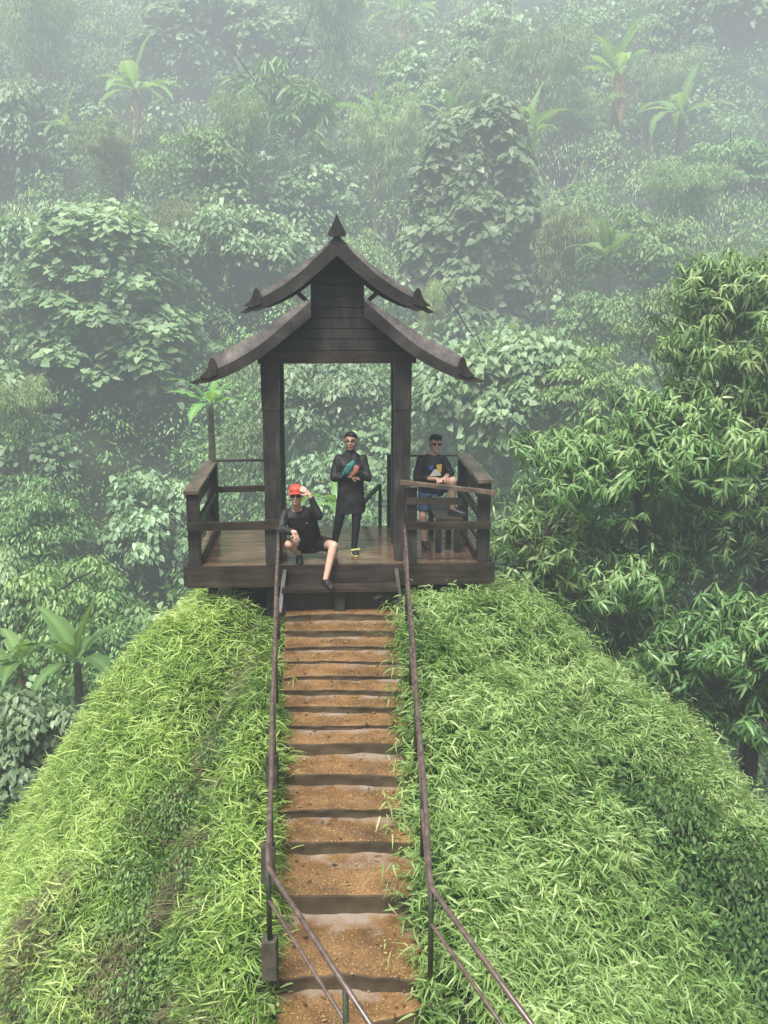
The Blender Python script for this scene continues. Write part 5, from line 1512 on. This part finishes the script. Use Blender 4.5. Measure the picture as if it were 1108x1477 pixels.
# ---------------- the man who crouches on the edge of the deck
o1 = V3(-.97, 12.5, 0.004)
p1 = empty('person', o1, 0, 'man in a red cap crouching on the deck edge, one leg down on the step', 'person')
def Q(px, py, d): return P(px, py, d) - o1
J = dict(head=Q(427, 714, 12.36), neck=Q(428, 733, 12.48), ls=Q(411.5, 742, 12.48), rs=Q(450, 737, 12.50), le=Q(404, 764, 12.30), re=Q(460, 744, 12.22),
         lw=Q(426, 768, 12.14), rw=Q(446, 713, 12.20), hipl=Q(437, 784, 12.74), hipr=Q(459, 783, 12.74), kl=Q(417, 785, 12.28), kr=Q(481, 787, 12.30), al=Q(432, 801, 12.55), ar=Q(470, 835, 12.16))
J['al'].z = .085; J['ar'].z = -.56 + .33 + .088
Rm = frame(.04, -.02)
S = Shape()
f1 = add_head(S, J['head'], Rm, J['neck'], 1.14)
hc = (J['hipl'] + J['hipr']) / 2; sc_ = (J['ls'] + J['rs']) / 2
rt = (J['rs'] - J['ls']).normalized(); ax = (sc_ - hc).normalized(); fr = rt.cross(ax).normalized() * -1
S.loft([(hc - ax * .06, rt * .15, fr * .11), (hc + ax * .10, rt * .14, fr * .10), (hc.lerp(sc_, .72), rt * .145, fr * .10), (sc_ - ax * .02, rt * .12, fr * .07), (J['neck'] + V3(0, 0, .01), rt * .06, fr * .055)])
S.chain([J['ls'], J['le'], J['lw']], [.05, .042, .028]); S.chain([J['rs'], J['re'], J['rw']], [.05, .042, .028])
S.chain([J['hipl'], J['kl'], J['al']], [.088, .060, .038]); S.chain([J['hipr'], J['kr'], J['ar']], [.088, .060, .036])
for q in 'lr': S.cap(J['k' + q].lerp(J['a' + q], .22) + V3(0, .02, 0), J['k' + q].lerp(J['a' + q], .6), .056, .045)
add_hand(S, J['lw'], V3(.18, -.1, -1), V3(-.2, .9, 0), curl=.35)
add_hand(S, J['rw'], V3(-.75, -.22, .75), V3(-.35, .6, -.5), curl=.55, thumb=-1)
add_foot(S, J['al'], V3(.1, -1, 0)); add_foot(S, J['ar'], V3(.55, -1, 0))
S.build('body', M['skin_light'], p1, .006)
face(f1, Rm, p1, 'dark')
H = Shape(); H.ell(f1(0, .034, .012), (.089, .092, .062), Rm); H.build('hair', M['hair'], p1, .005, 1)
C = Shape(); C.ell(f1(0, .014, .066), (.093, .112, .066), Rm); C.ell(f1(0, .014, .050), (.094, .113, .022), Rm)
cp = C.build('cap', M['redcap'], p1, .005, 2)
bm = bmesh.new(); rows = []
for i in range(5):
    t = i / 4; row = []
    for k in range(-6, 7):
        a = k / 6
        row.append(bm.verts.new(f1(.074 * a * (1 - .12 * t), -.062 - (.030 + .055 * t) * math.sqrt(max(0, 1 - (a * .93) ** 2)), .052 - .012 * t - .02 * a * a)))
    rows.append(row)
for a, b in zip(rows, rows[1:]):
    for k in range(12): bm.faces.new((a[k], a[k + 1], b[k + 1], b[k]))
br = bm_obj('brim', bm, M['redcap'], cp, True)
md = br.modifiers.new('t', 'SOLIDIFY'); md.thickness = .005
S = Shape()
S.loft([(hc - ax * .05, rt * .172, fr * .13), (hc + ax * .10, rt * .172, fr * .13), (hc.lerp(sc_, .72), rt * .205, fr * .135), (sc_, rt * .20, fr * .105), (sc_.lerp(J['neck'], .6), rt * .13, fr * .085), (J['neck'] + V3(0, 0, -.012), rt * .078, fr * .07)])
S.chain([J['ls'], J['le'], J['le'].lerp(J['lw'], .80)], [.072, .062, .044], True); S.chain([J['rs'], J['re'], J['re'].lerp(J['rw'], .86)], [.072, .060, .043], True)
sh = S.build('shirt', M['black'], p1, .007, 3, .006, 7.0)
ch = hc.lerp(sc_, .72) + rt * .07
print_patch('shirt_logo', [(ch.x - .012, ch.z - .014), (ch.x + .014, ch.z - .006), (ch.x + .016, ch.z + .006), (ch.x + .002, ch.z + .016)], sh, M['grey'])
S = Shape()
S.loft([(hc - ax * .085, rt * .165, fr * .125), (hc + ax * .04, rt * .165, fr * .125)])
S.chain([J['hipl'], J['hipl'].lerp(J['kl'], .72)], [.112, .095], True); S.chain([J['hipr'], J['hipr'].lerp(J['kr'], .70)], [.112, .098], True)
S.build('shorts', M['black2'], p1, .007, 3, .005, 8.0)
shoe('shoe', J['al'], V3(.1, -1, 0), M['shoe'], p1, M['shoe'], .07); shoe('shoe', J['ar'], V3(.55, -1, 0), M['shoe'], p1, M['shoe'])
